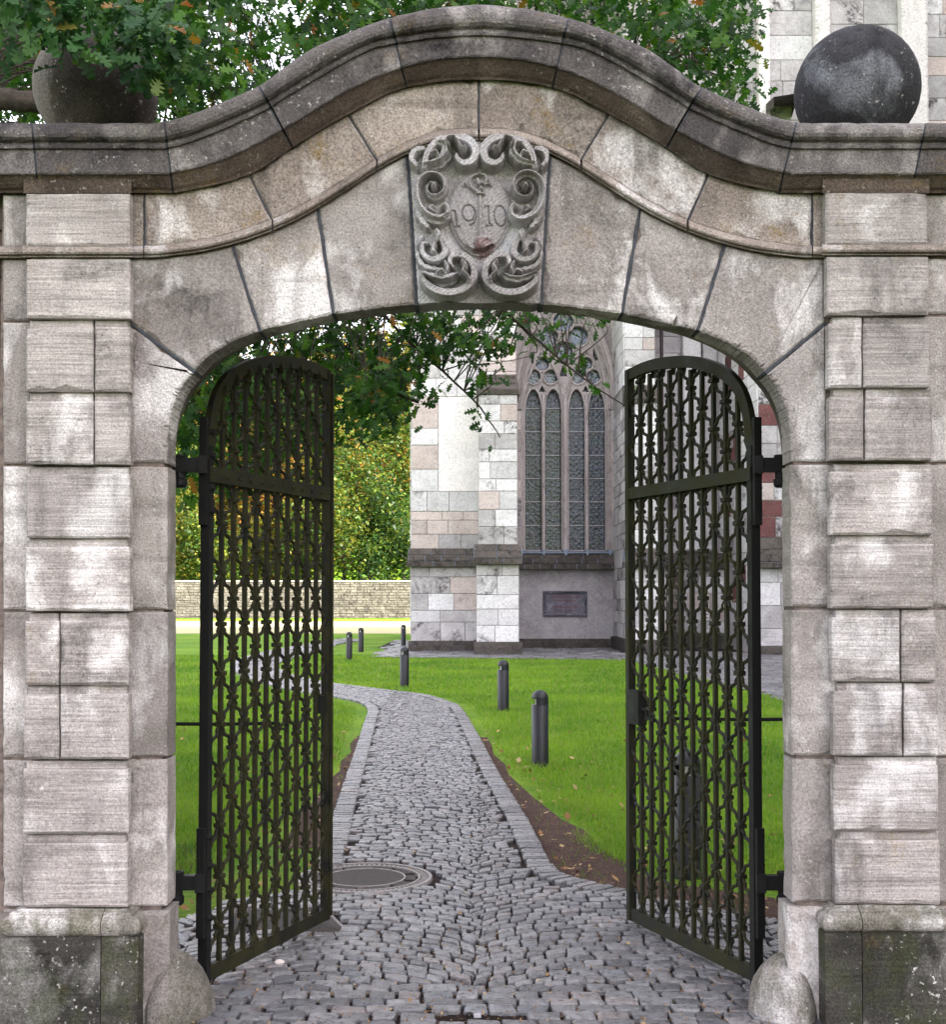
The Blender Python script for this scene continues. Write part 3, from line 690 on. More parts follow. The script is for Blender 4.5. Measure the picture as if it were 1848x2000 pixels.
    # bottom scrolls
    both([(260,1630,34),(300,1730,56),(420,1810,66),(560,1835,66),(700,1800,66),(800,1710,64),(820,1600,60),(780,1500,58),(700,1440,56),(600,1440,48),(560,1500,38),(600,1560,22)], 0.066, 2, sharp=0.5)
    both([(690,1500,26),(730,1560,44),(700,1620,40),(760,1680,36),(760,1740,24)], 0.082, 1, lobes=1.1)
    both([(270,1630,28),(350,1660,50),(450,1690,62),(560,1680,62),(640,1640,30)], 0.074, 2.5, lobes=0.7)
    both([(430,1640,30),(480,1620,34),(520,1650,20)], 0.085, 0)
    both([(520,1620,22),(540,1560,40),(510,1500,34)], 0.06, 1)
    # a swelling ground under the leaves so that they grow out of the stone
    Bl = H.copy()
    for it in range(3):
        for ax_ in (0, 1):
            k_ = 9; c_s = np.cumsum(np.pad(Bl, [(k_+1, k_) if ax_ == i else (0, 0) for i in (0, 1)], mode='edge'), axis=ax_)
            Bl = (np.take(c_s, range(2*k_+1, c_s.shape[ax_]), ax_)-np.take(c_s, range(0, c_s.shape[ax_]-2*k_-1), ax_))/(2*k_+1)
    H = np.where(rr < 1.0, H, np.maximum(H, Bl*0.38))
    # crozier
    b0 = 0.0
    cz = np.zeros_like(H); keep = H.copy()
    H = np.zeros_like(H)
    stroke([(885,790,16),(886,1000,17),(888,1210,18)], 0.020, 0, sharp=0.5)
    stroke([(850,755,14),(925,760,14)], 0.024); stroke([(895,710,27),(896,712,27)], 0.030)
    stroke([(885,745,14),(820,720,16),(778,660,16),(790,590,15),(860,550,16),(930,565,17),(950,620,17),(915,650,15),(880,630,12)], 0.024, sharp=0.5)
    stroke([(790,700,10),(750,670,10),(735,640,9),(712,640,9),(705,665,9),(722,672,7)], 0.016)
    stroke([(930,660,16),(975,645,14),(1000,670,10)], 0.02); stroke([(860,620,26),(870,660,24)], 0.026); stroke([(960,590,14),(1000,640,8)], 0.018)
    stroke([(760,1290,30),(800,1350,60),(870,1380,40)], 0.012); 
    stroke([(930,1250,50),(900,1300,95),(960,1340,80),(1000,1330,50)], 0.030, sharp=0.6)
    # engraved date: the edges of the numerals
    def numeral(p, d=-0.0075, wd=11):
        q = spl(p, 8); nonlocal_e = np.full_like(X, 1e9)
        for i in range(len(q)-1):
            a, b = q[i], q[i+1]; ab = b-a; t = np.clip(((X-a[0])*ab[0]+(Y_-a[1])*ab[1])/(ab@ab+1e-9), 0, 1)
            nonlocal_e = np.minimum(nonlocal_e, np.hypot(X-a[0]-ab[0]*t, Y_-a[1]-ab[1]*t))
        return d*np.clip(1-(nonlocal_e/wd)**2, 0, 1)
    E = np.zeros_like(H)
    def oval(cx_, cy_, rx, ry, a0=0, a1=2*math.pi, rot=-0.12):
        return [(cx_+rx*math.cos(a)*math.cos(rot)-ry*math.sin(a)*math.sin(rot), cy_+rx*math.cos(a)*math.sin(rot)+ry*math.sin(a)*math.cos(rot)) for a in np.linspace(a0, a1, 16)]
    for p in ([(575,925),(610,930),(622,1000),(628,1070),(650,1105)], [(600,1105),(665,1100)],
              oval(760,955,68,85), [(828,930),(838,1000),(820,1060),(775,1085)],
              [(935,895),(972,885),(975,980),(980,1050),(1005,1090)], [(950,1095),(1012,1090)],
              oval(1100,985,64,108)):
        E = np.minimum(E, numeral(p))
    add = np.where(SHIELD, H, 0)
    H = np.where(SHIELD, np.maximum(keep, 0)+add+E*(keep < 0.04), keep)
    # small roughness and edge falloff
    H = H+0.0012*np.sin(X*0.11+Y_*0.05)*np.sin(Y_*0.09)
    PXg = kx(X); PYg = ky(Y_)
    # clip to the keystone's outline
    def xl(y): return np.interp(y, [300, 595], [799, 817])
    def xr(y): return np.interp(y, [300, 595], [1071.5, 1055])
    top = np.vectorize(lambda x: c_bead(x)+13.5)(PXg)
    ins = (PXg > xl(PYg)) & (PXg < xr(PYg)) & (PYg > top) & (PYg < 592.5)
    nr, nc = X.shape
    Yd = YW+0.006-H*1.7
    xc = (PXg-CX)/F; yc = (CY+1848*SH-PYg)/F; k = 5.0/(_c-yc*_s)
    V = np.stack([xc*k, Yd, EYE+(_s+yc*_c)*k], -1).reshape(-1, 3)
    idx = np.arange(nr*nc).reshape(nr, nc)
    a, b, c, d = idx[:-1,:-1], idx[:-1,1:], idx[1:,1:], idx[1:,:-1]
    ok = ins[:-1,:-1] & ins[:-1,1:] & ins[1:,1:] & ins[1:,:-1]
    red = (np.hypot((X-925)/115, (Y_-1330)/95)+0.13*np.sin(X*0.05+Y_*0.07)+0.1*np.sin(Y_*0.11-X*0.03)+RNG.normal(0, 0.10, X.shape) < 1)[:-1,:-1]; shd = SHIELD[:-1,:-1]
    def emit(mask, name, mats, mi=None, parent=None):
        Fq = np.stack([a[mask], d[mask], c[mask], b[mask]], -1)
        u, inv = np.unique(Fq.ravel(), return_inverse=True)
        return npmesh(name, V[u], inv.reshape(-1, 4), None, parent or gw, True, mats=mats, mi=mi)
    m = ok & shd; em = emit(m, 'shield', [M['relief'], M['relief_red']], red[m].astype(int)); em['label'] = 'oval shield carved with 1910 and a crozier'
    m = ok & ~shd; em = emit(m, 'scrollwork', [M['relief'], M['relief_red']], red[m].astype(int)); em['label'] = 'carved acanthus scrolls around the shield'
cart()

# ------------------------------------------------------------------ iron gate leaves
LW = 1.145
TOPP = spl([(0,2.27),(0.008,2.36),(0.03,2.465),(0.085,2.565),(0.19,2.655),(0.34,2.725),(0.53,2.78),(0.77,2.815),(0.95,2.825),(1.145,2.815)], 8)
def ztop(s): return float(np.interp(s, TOPP[:,0], TOPP[:,1]))
def leaf(loc, dirx, diry, label, lock):
    g = thing('iron_gate_leaf', label, 'gate', loc, 'open wrought iron gate leaves'); LOCAL.add(g.name)
    g.rotation_euler = (0, 0, math.atan2(diry, dirx))
    I = M['iron']
    sw = 0.034
    mir_ = -1 if lock else 1
    # hinge stile (dark), following into the curved band
    MB().box(0, sw, -0.022, 0.022, 0.0, 2.30).make('hinge_stile', M['iron_dark'], g)
    MB().box(-0.022, -0.001, -0.018, 0.018, 0.22, 0.68).make('hinge_strap', M['iron_dark'], g)
    MB().box(-0.022, -0.001, -0.018, 0.018, 1.96, 2.42).make('hinge_strap', M['iron_dark'], g)
    MB().box(LW-0.033, LW, -0.02, 0.02, 0.03, ztop(LW)-0.002).make('meeting_stile', I, g)
    MB().box(LW-0.012, LW+0.006, -0.03, -0.0205, 0.05, ztop(LW)-0.02).make('meeting_stile', I, g)
    # top band
    rows = [[], [], [], [], []]
    q = TOPP; bw = 0.056
    for i in range(len(q)):
        t = q[min(i+1, len(q)-1)]-q[max(i-1, 0)]; n = np.array([t[1], -t[0]]); n /= np.linalg.norm(n)
        a = q[i]; b = q[i]+n*(bw if i > 6 else 0.036+i*0.005)
        for r, (p, y) in zip(rows, ((a, -0.014), (b, -0.014), (b, 0.014), (a, 0.014), (a, -0.014))): r.append((p[0], y, p[1]))
    MB().loft(rows).make('top_band', I, g)
    MB().box(sw, LW-0.033, -0.014, 0.014, 0.030, 0.092).make('bottom_rail', I, g)
    MB().box(0.0, LW-0.033, -0.030, -0.012, 2.145, 2.212).make('cross_rail', I, g)
    MB().box(0.0, LW-0.033, 0.012, 0.028, 2.150, 2.207).make('cross_rail', I, g)
    bm_ = MB()
    def bolt(mb, s, z, y=-0.014, r=0.011, h=0.009):
        V = []; 
        for k in range(8):
            a = 2*math.pi*k/8; V.append((s+r*math.cos(a), y, z+r*math.sin(a)))
        for k in range(8):
            a = 2*math.pi*k/8; V.append((s+r*0.75*math.cos(a), y-h, z+r*0.75*math.sin(a)))
        return mb.add(V, [tuple(range(8, 16))]+[(k, (k+1) % 8, 8+(k+1) % 8, 8+k) for k in range(8)])
    nb = 10; s0, s1 = sw, LW-0.033; ds = (s1-s0)/(nb+1); BS = [s0+ds*(k+1) for k in range(nb)]
    for s in BS:
        zt = ztop(s)-0.035
        bolt(MB(), s, 2.178, -0.030, 0.011, 0.008).make('rivet', I, g)
        q_ = MB().box(s-0.0090, s+0.0090, -0.009, 0.009, 0.08, zt-0.03)
        q_.make('bar', I, g)
        k_ = MB().tube([(s,-0.018,zt-0.05),(s,-0.020,zt-0.02),(s,-0.022,zt)], [0.010,0.013,0.004], 6); k_.make('bar_end', I, g)
    for z in (0.30, 0.42, 0.52, 0.64, 2.02, 2.12, 2.26, 2.36):
        bolt(MB(), 0.016, z, -0.022, 0.015, 0.016).make('bolt', M['iron_dark'], g)
    # wavy bars between the uprights, gathered alternately to the left and right one
    PER = 0.2175; z0 = 0.235
    XS = [s0]+BS+[s1]
    for k in range(nb+1):
        xa = XS[k]+(0.0085 if k else 0.004); xb = XS[k+1]-(0.0085 if k < nb else 0.004); pts = []
        zlo = 0.09; ztp = min(ztop(XS[k]), ztop(XS[k+1]))-0.03
        if k == 0: ztp = 2.40
        nz = int((ztp-zlo)/0.0105)
        ph0 = 0.0 if k % 2 == 0 else 0.5
        for i in range(nz+1):
            z = zlo+(ztp-zlo)*i/nz
            ph = ((z-z0)/PER+ph0) % 1.0
            u = abs(ph-0.5)*2           # 1 at the right-hand gather, 0 at the left
            e = min(1, max(0, (u-0.07)/0.86)); e = 0.45*e+0.55*e*e*(3-2*e)
            wob = 0.0062*math.sin((u-0.5)*math.pi*5.4)*math.exp(-((u-0.5)/0.27)**2)
            rise = e*0.92+0.04
            pts.append((xa+(xb-xa)*rise+wob*2.0*(1 if ph < 0.5 else 1), 0.003*math.sin(z*70+k), z))
        MB().tube(pts, 0.0086, 6, True, 1.0, up=(0, 1, 0)).make('wavy_bar', I, g)
    # collars where two wavy bars meet an upright
    me = None
    for j, s in enumerate(BS):
        # left neighbour (index j) is at its right gather where u=1 -> ph=0
        ph0 = 0.0 if j % 2 == 0 else 0.5
        z = z0-ph0*PER
        while z < ztop(s)-0.06:
            if z > 0.14 and abs(z-2.178) > 0.045:
                if me is None:
                    q = MB(); rows = []
                    o = 0.0200; o2 = 0.0178; h = 0.0105
                    for oo, yy, zz in ((o2,0.015,-h),(o,0.019,-h*0.6),(o,0.019,h*0.6),(o2,0.015,h)):
                        rows.append([(-oo,-yy,zz),(0,-yy-0.003,zz),(oo,-yy,zz),(oo,yy,zz),(-oo,yy,zz),(-oo,-yy,zz)])
                    q.loft(rows, cap=False); n0 = len(q.V)
                    q.add([(-o2,-0.015,h),(o2,-0.015,h),(o2,0.015,h),(-o2,0.015,h),(-o2,-0.015,-h),(o2,-0.015,-h),(o2,0.015,-h),(-o2,0.015,-h)], [(0,1,2,3),(7,6,5,4)])
                    me = bpy.data.meshes.new('collar'); me.from_pydata(q.V, [], q.F); me.materials.append(I); me.update()
                c = link('collar', me, g); c.location = (s, 0, z+RNG.normal(0, 0.002)); c.rotation_euler = (0, RNG.normal(0, 0.05), RNG.normal(0, 0.03))
            z += PER
    if lock:
        MB().box(LW-0.15, LW-0.043, -0.018, 0.030, 1.02, 1.19).make('lock_box', M['iron_dark'], g)
        k = MB().lathe([(0.004,-0.036),(0.020,-0.036),(0.026,-0.03),(0.026,-0.022)], 14)
        V = [(x+LW-0.06, z, y+1.115) for x, y, z in k.V]; mesh('handle_plate', V, [f[::-1] for f in k.F], M['iron_dark'], g)
        MB().tube([(LW-0.06,-0.03,1.115),(LW-0.06,-0.075,1.115),(LW-0.02,-0.085,1.115),(LW+0.03,-0.083,1.113),(LW+0.05,-0.075,1.112)], [0.011,0.012,0.014,0.013,0.008], 8).make('handle', M['iron_dark'], g)
        MB().tube([(LW-0.15,0.01,1.10),(LW-0.20,0.01,1.10),(LW-0.205,0.01,1.06),(LW-0.28,0.01,1.055)], 0.010, 6).make('latch_bar', M['iron_dark'], g)
    else:
        MB().box(LW-0.09, LW-0.043, -0.014, 0.014, 1.07, 1.16).make('latch_keeper', M['iron_dark'], g)
    return g
leaf((-1.142, 5.38, 0), 0.401, 1.071, 'left leaf of the open lattice gate standing in front of lawn and trees', False)
rleaf = leaf((1.205, 5.38, 0), -0.411, 1.069, 'right leaf of the open lattice gate with a lever handle and twine bow', True)
# hinge brackets let into the jambs
for s, xh, xj in ((-1, -1.142, -1.33), (1, 1.205, 1.385)):
    for z in (0.455, 2.215):
        x0, x1 = sorted((xj, xh-s*(-0.024)))
        q = MB(); q.box(x0, x1, 5.345, 5.385, z-0.03, z+0.03); q.box(xh+s*0.004-0.02, xh+s*0.004+0.02, 5.335, 5.356, z-0.038, z+0.038)
        q.lathe([(0.001,z-0.095),(0.022,z-0.095),(0.03,z-0.085),(0.03,z-0.06),(0.024,z-0.055),(0.024,z+0.0)], 12, (xh+s*0.105, 5.372, 0))
        q.lathe([(0.024,z+0.03),(0.028,z+0.033),(0.028,z+0.043),(0.001,z+0.048)], 12, (xh+s*0.105, 5.372, 0))
        q.make('hinge_bracket', M['iron_dark'], gw)
# stay hooks holding the leaves open
def stay(px0, px1, py, Y0, Y1, label):
    a = Vector(P(px0, py, Y0)); b = Vector(P(px1, py-1, Y1)); q = MB()
    q.tube([a, a+(b-a)*0.5+Vector((0,0,-0.004)), b], 0.0085, 8); q.tube([b, b+Vector((0.0,0.02,-0.03)), b+Vector((0.03,0.03,-0.03)), b+Vector((0.035,0.02,0.0))], 0.007, 6)
    o = q.make('gate_stay', M['iron_dark'])
    tag(o, label, 'gate stay', 'iron stays holding the gate leaves open')
stay(300, 545, 1413, 5.62, 6.0, 'thin iron stay rod running from the left jamb to the left gate leaf')
stay(1590, 1318, 1404, 5.62, 6.1, 'thin iron stay rod running from the right jamb to the right gate leaf')
# twine tied on the right leaf
tx = Vector(P(1412, 1169+0, 5.66)); tx = Vector(P(1420, 1172, 5.62))
q = MB(); a = Vector(P(1421, 1172+0, 5.60)); 
def tp(px, py): return Vector(P(px, py, 5.60))
q.tube([tp(1405,1171.5),tp(1420,1171),tp(1436,1172)], 0.0025, 5); q.tube([tp(1421,1171),tp(1414,1182),tp(1416,1193),tp(1420,1186),tp(1422,1172),tp(1428,1169),tp(1433,1174),tp(1438,1171)], 0.0022, 5)
o = q.make('twine', M['twine']); tag(o, 'pale twine bow tied round a bar of the right gate leaf', 'twine')

# ------------------------------------------------------------------ ground
def sheet(name, pts, z, mat, label=None, kind='structure'):
    return mesh(name, [(x, y, z) for x, y in pts], [tuple(range(len(pts)))], mat, None, False, kind, label)
gnd = mesh('lawn', [(-400,-60,-0.022),(400,-60,-0.022),(400,700,-0.022),(-400,700,-0.022)], [(0,1,2,3)], M['turf'], None, False, 'structure')
gp = lambda L: [GR(a, b) for a, b in L]
R_EDGE = [(1100,1709),(1077,1690),(1068,1672),(1028,1597),(973,1508),(935,1437),(902,1384),(878,1371),(840,1359),(800,1353),(756,1348),(700,1341),(640,1333),(585,1322),(548,1308),(545,1296),(575,1283),(622,1268),(664,1257),(705,1250)]
L_EDGE = [(352,1800),(420,1770),(560,1740),(600,1730),(633,1650),(644,1612),(668,1540),(694,1465),(712,1410),(719,1386),(706,1374),(690,1368),(644,1359),(585,1350),(520,1336),(470,1318),(452,1302),(470,1286),(530,1270),(600,1258),(640,1252),(670,1246)]
R_NEAR = [(1560,1800),(1488,1786),(1350,1763),(1225,1742),(1153,1725)]
pathR = [np.array(GR(*p)) for p in spl(R_NEAR+R_EDGE, 4)]; pathL = [np.array(GR(*p)) for p in spl(L_EDGE, 4)]
YFR = 4.55
path_poly = [(-2.2,YFR),(2.2,YFR),(2.2,pathR[0][1])]+[tuple(p) for p in pathR]+[tuple(p) for p in pathL[::-1]]+[(-2.2,pathL[0][1])]
def inside(poly, X, Y):
    X = np.asarray(X, float); Y = np.asarray(Y, float); c = np.zeros(X.shape, bool); n = len(poly); j = n-1
    for i in range(n):
        xi, yi = poly[i]; xj, yj = poly[j]
        if yi != yj:
            k = ((yi > Y) != (yj > Y)) & (X < (xj-xi)*(Y-yi)/(yj-yi)+xi); c ^= k
        j = i
    return c
def dist_line(L, X, Y):
    d = np.full(np.shape(X), 1e9)
    for i in range(len(L)-1):
        a, b = np.array(L[i]), np.array(L[i+1]); ab = b-a; t = np.clip(((X-a[0])*ab[0]+(Y-a[1])*ab[1])/(ab@ab+1e-9), 0, 1)
        d = np.minimum(d, np.hypot(X-a[0]-ab[0]*t, Y-a[1]-ab[1]*t))
    return d
path_obj = sheet('path', path_poly, -0.012, M['joint_soil'])
street = sheet('street', [(-12,-6),(12,-6),(12,YFR),(-12,YFR)], -0.012, M['joint_soil'])
# bare earth beside the path
earthR = [tuple(p) for p in pathR if p[1] < 15.5]; 
def off(L, d):
    out = []
    for i in range(len(L)):
        a, b = np.array(L[max(0, i-1)]), np.array(L[min(len(L)-1, i+1)]); t = b-a; n = np.array([t[1], -t[0]])/ (np.linalg.norm(t)+1e-9)
        out.append(tuple(np.array(L[i])+n*(d[i] if hasattr(d, '__len__') else d)))
    return out
wr = [0.07+0.30*math.exp(-((p[1]-7.6)/2.2)**2)+0.03*math.sin(p[1]*5)+0.10*(1 if p[1] < 9 else math.exp(-(p[1]-9)/3)) for p in earthR]

earthL = [tuple(p) for p in pathL if 8.3 < p[1] < 16]
wl = [0.06+0.25*math.exp(-((p[1]-8.5)/3)**2)+0.03*math.sin(p[1]*4) for p in earthL]
def strip(name, A, B, z, mat):
    n = len(A); mesh(name, [(x, y, z) for x, y in A]+[(x, y, z) for x, y in B], [(i, i+1, n+i+1, n+i) for i in range(n-1)], mat, None, False, 'structure')
strip('earth_strip', earthL, off(earthL, [-k for k in wl]), -0.0165, M['soil'])
strip('earth_strip', earthR, off(earthR, wr), -0.0160, M['soil'])
sheet('earth_strip', [(-2.4,5.6),(-1.2,5.6),(-1.55,6.6),(-1.7,7.0),(-1.75,8.6),(-2.6,8.8)], -0.0195, M['soil'])

# ------------------------------------------------------------------ cobbles
MH = (-0.64, 7.52, 0.40)                    # the round cover
SQ = [GR(686,1822), GR(638,1776), GR(455,1776), GR(440,1822)]
cob = []
def quad_cobble(c4, h, tilt, hh=0.014):
    """c4: 4 corners (ccw seen from above); worn, round-shouldered top"""
    c4 = np.array(c4); cen = c4.mean(0); ring = []
    for i in range(4):
        a, b, c = c4[i-1], c4[i], c4[(i+1) % 4]
        ring += [b+(a-b)*0.10, b+(c-b)*0.10]
    ring = np.array(ring)+RNG.normal(0, 0.0018, (8, 2)); V = []
    def zz(p, k): return h+0.007-k+tilt[0]*(p[0]-cen[0])+tilt[1]*(p[1]-cen[1])
    for sc, dz in ((1.0, 0.045), (0.985, 0.009), (0.94, 0.0022), (0.66, 0.0)):
        for p in cen+(ring-cen)*sc: V.append((p[0], p[1], zz(p, dz)+(RNG.normal(0, 0.0009) if sc < 1 else 0)))
    V.append((cen[0], cen[1], zz(cen, -0.001)))
    Fc = []
    for r in range(3):
        for k in range(8): Fc.append((r*8+k, r*8+(k+1) % 8, (r+1)*8+(k+1) % 8, (r+1)*8+k))
    for k in range(8): Fc.append((24+k, 24+(k+1) % 8, 32, 32))
    cob.append((cen, np.array(V), Fc))
def okc(x, y, edge=0.17):
    if (x-MH[0])**2+(y-MH[1])**2 < (MH[2]+0.035)**2: return False
    if inside(SQ, np.array([x]), np.array([y]))[0]: return False
    return True
# street setts in straight courses (below and just under the arch)
y = 4.30
while y < 5.42:
    d = 0.078+RNG.random()*0.022; x = -2.1+RNG.random()*0.1
    while x < 2.1:
        wdt = 0.10+RNG.random()*0.055
        g = 0.006+RNG.random()*0.007
        sg = lambda: RNG.normal(0, 0.004)
        cx_, cy_ = x+wdt/2, y+d/2
        hole = (abs(cx_-0.03) < 0.14 and 5.02 < cy_ < 5.12)
        if (abs(cx_) < 1.45 or cy_ < 4.95) and not hole and not (cx_ < -1.05 and cy_ < 5.2 and cy_ > 4.9 and cx_ > -1.4):
            quad_cobble([(x+g/2+sg(), y+g/2+sg()), (x+wdt-g/2+sg(), y+g/2+sg()), (x+wdt-g/2+sg(), y+d-g/2+sg()), (x+g/2+sg(), y+d-g/2+sg())], RNG.normal(0.004, 0.0025), RNG.normal(0, 0.03, 2))
        x += wdt
    y += d
YA = y
# segmental arcs
RA, WA = 0.98, 1.42
inner_poly = None
ys = np.arange(YA-0.55, 34, 0.080)
cols = [-5.72,-4.30,-2.88,-1.46+0.0,-0.04+0.0]
cols = [0.02-WA/2-WA*k for k in range(6)][::-1]+[0.02+WA/2, 0.02+WA*1.5]
seams = {}
def seam(j, c):
    if (j, c) not in seams: seams[(j, c)] = RNG.uniform(-0.05, 0.05)
    return seams[(j, c)]
for ci, xc_ in enumerate(cols):
    phm = math.asin(WA/2/RA)
    for j, yy in enumerate(ys):
        ph = -phm+seam(j, ci)/RA*1.4; pe = phm+seam(j, ci+1)/RA*1.4
        while ph < pe-0.02:
            dp = (0.088+RNG.random()*0.038)/RA
            p2 = min(pe, ph+dp)
            if pe-p2 < 0.045: p2 = pe
            def pt(a, yb): return np.array([xc_+RA*math.sin(a), yb+RA*math.cos(a)-RA*0.72])
            hstep = 0.080
            A, B, C, D = pt(ph, yy), pt(p2, yy), pt(p2, yy+hstep), pt(ph, yy+hstep)
            cen = (A+B+C+D)/4
            if cen[1] > YA and cen[1] < 33:
                g = 0.07+RNG.random()*0.05
                q4 = [cen+(p-cen)*(1-g)+RNG.normal(0, 0.0028, 2) for p in (A, B, C, D)]
                cob_ok = okc(cen[0], cen[1])
                if cob_ok: quad_cobble(q4, RNG.normal(0.004, 0.0032), RNG.normal(0, 0.035, 2))
            ph = p2
# keep those inside the path, leaving room for the border course beyond the gate
cx_ = np.array([c[0][0] for c in cob]); cy_ = np.array([c[0][1] for c in cob])
pin = inside(path_poly, cx_, cy_); bR = dist_line([p for p in pathR if p[1] > 7.3], cx_, cy_); bL = dist_line([p for p in pathL if p[1] > 7.9], cx_, cy_)
b2 = dist_line(pathR[:40], cx_, cy_)
street_ok = cy_ < YFR
keep = (pin | street_ok) & (bR > 0.178) & (bL > 0.178) & (b2 > 0.04)
hw_ = 0.2339*cy_*1.6+1.2
keep &= (np.abs(cx_+0) < 0.40*cy_+0.5)
cob = [c for c, k in zip(cob, keep) if k]
# border course: small setts laid across, both edges
def border(L, ymin, side, w=0.155):
    P0 = np.array([p for p in L if ymin < p[1]]); seg = np.hypot(*(P0[1:]-P0[:-1]).T); cum = np.concatenate([[0], np.cumsum(seg)])
    s = 0.0; stp = 0.0
    while s < cum[-1]-0.1 and s < 40:
        stp = 0.062+RNG.random()*0.022
        a = np.array([np.interp(s+0.004, cum, P0[:,i]) for i in (0, 1)]); b = np.array([np.interp(s+stp-0.004, cum, P0[:,i]) for i in (0, 1)])
        t = (b-a)/np.linalg.norm(b-a); n = np.array([-t[1], t[0]])*side
        j = RNG.normal(0, 0.004, 4)
        q4 = [a+n*j[0], b+n*j[1], b+n*(w+j[2]), a+n*(w+j[3])]
        if side < 0: q4 = q4[::-1]
        quad_cobble(q4, RNG.normal(0.012, 0.002), RNG.normal(0, 0.02, 2)); s += stp
border(pathR, 7.15, 1); border(pathL, 7.7, -1)
# paving strips by the church
def pave(poly, w=0.16, d=0.14, lim=99999):
    xs = [p[0] for p in poly]; ys_ = [p[1] for p in poly]; y = min(ys_); out = 0
    while y < max(ys_):
        x = min(xs)+RNG.random()*w
        while x < max(xs):
            wd = w*(0.8+0.5*RNG.random())
            if inside(poly, np.array([x+wd/2]), np.array([y+d/2]))[0]:
                quad_cobble([(x+.008,y+.008),(x+wd-.008,y+.008),(x+wd-.008,y+d-.008),(x+.008,y+d-.008)], RNG.normal(0.006, 0.004), RNG.normal(0, 0.03, 2))
            x += wd
        y += d
church_pave = [GR(735,1283),GR(1222,1288),GR(1560,1372),(16,24),(16,42),(-3.2,42.5),GR(770,1250)]
sheet('paving', church_pave, -0.008, M['joint_soil'])
pave([p for p in path_poly if p[1] > 33]+[], 0.30, 0.26)
pave([GR(735,1283),GR(1222,1288),GR(1222,1262),GR(770,1250)], 0.42, 0.30)
pave([GR(1222,1288),GR(1560,1372),(9.8,25),(9.8,38),GR(1222,1270)], 0.36, 0.22)
cob.sort(key=lambda c: math.hypot(c[0][0], c[0][1]) if abs(c[0][0]) < 0.374*c[0][1]*1.0+0.02 and c[0][1] > 4.80 else 1e3+c[0][1])
for cen, V, Fc in cob[:300]:
    mesh('cobble', V, Fc, M['cobble'], path_obj, False)
VV = []; FF = []; n = 0
for cen, V, Fc in cob[300:]:
    VV.append(V); FF.append(np.array(Fc)+n); n += len(V)
FF = np.concatenate(FF)
# triangles at the crown are stored as degenerate quads, split them off
FF[:, 3] = np.where(FF[:, 3] == FF[:, 2], FF[:, 2], FF[:, 3])
def mixmesh(name, V, Fq, mat, parent, **kw):
    deg = Fq[:, 2] == Fq[:, 3]
    Fl = [tuple(f) for f in Fq[~deg].tolist()]+[tuple(f[:3]) for f in Fq[deg].tolist()]
    me = bpy.data.meshes.new(name); me.from_pydata(V.tolist(), [], Fl); me.materials.append(mat)
    me.update(); return link(name, me, parent, **kw)
mixmesh('far_cobbles', np.concatenate(VV), FF, M['cobble'], path_obj, kind='stuff')

# round cover
mh = thing('manhole_cover', 'round ribbed manhole cover set in the cobbles beside the left gate leaf', 'manhole cover', (MH[0], MH[1], 0))
c = (MH[0], MH[1], 0)
MB().lathe([(0.001,0.004),(0.225,0.004),(0.23,0.0)], 64, c).make('lid', M['cast'], mh)
MB().lathe([(0.225,-0.01),(0.25,-0.008),(0.34,-0.008),(0.37,-0.01),(0.41,-0.012)], 64, c).make('recess', M['gap'], mh)
MB().lathe([(0.232,-0.01),(0.232,0.007),(0.243,0.007),(0.243,-0.01)], 64, c).make('ring', M['cast_rim'], mh)
MB().lathe([(0.318,-0.01),(0.318,0.007),(0.330,0.007),(0.330,-0.01)], 64, c).make('ring', M['cast_rim'], mh)
MB().lathe([(0.378,-0.01),(0.378,0.009),(0.398,0.009),(0.402,-0.01)], 64, c).make('ring', M['cast_rim'], mh)
for k in range(10):
    a = 2*math.pi*k/10; q = MB()
    V = []
    for r, da in ((0.25,-0.22),(0.31,-0.22),(0.31,0.22),(0.25,0.22)): V.append((c[0]+r*math.cos(a+da), c[1]+r*math.sin(a+da), 0.004))
    V += [(x, y, -0.01) for x, y, z in V]; q.add(V, [(0,1,2,3),(0,4,5,1),(1,5,6,2),(2,6,7,3),(3,7,4,0)]); q.make('plate', M['cast'], mh)
q = MB()
for k in range(72):
    a = 2*math.pi*k/72; V = []
    for r, da in ((0.335,-0.018),(0.372,-0.018),(0.372,0.018),(0.335,0.018)): V.append((c[0]+r*math.cos(a+da), c[1]+r*math.sin(a+da), 0.004))
    V += [(x, y, -0.01) for x, y, z in V]; q.add(V, [(0,1,2,3),(0,4,5,1),(1,5,6,2),(2,6,7,3),(3,7,4,0)])
q.make('teeth', M['cast_rim'], mh, kind='stuff')
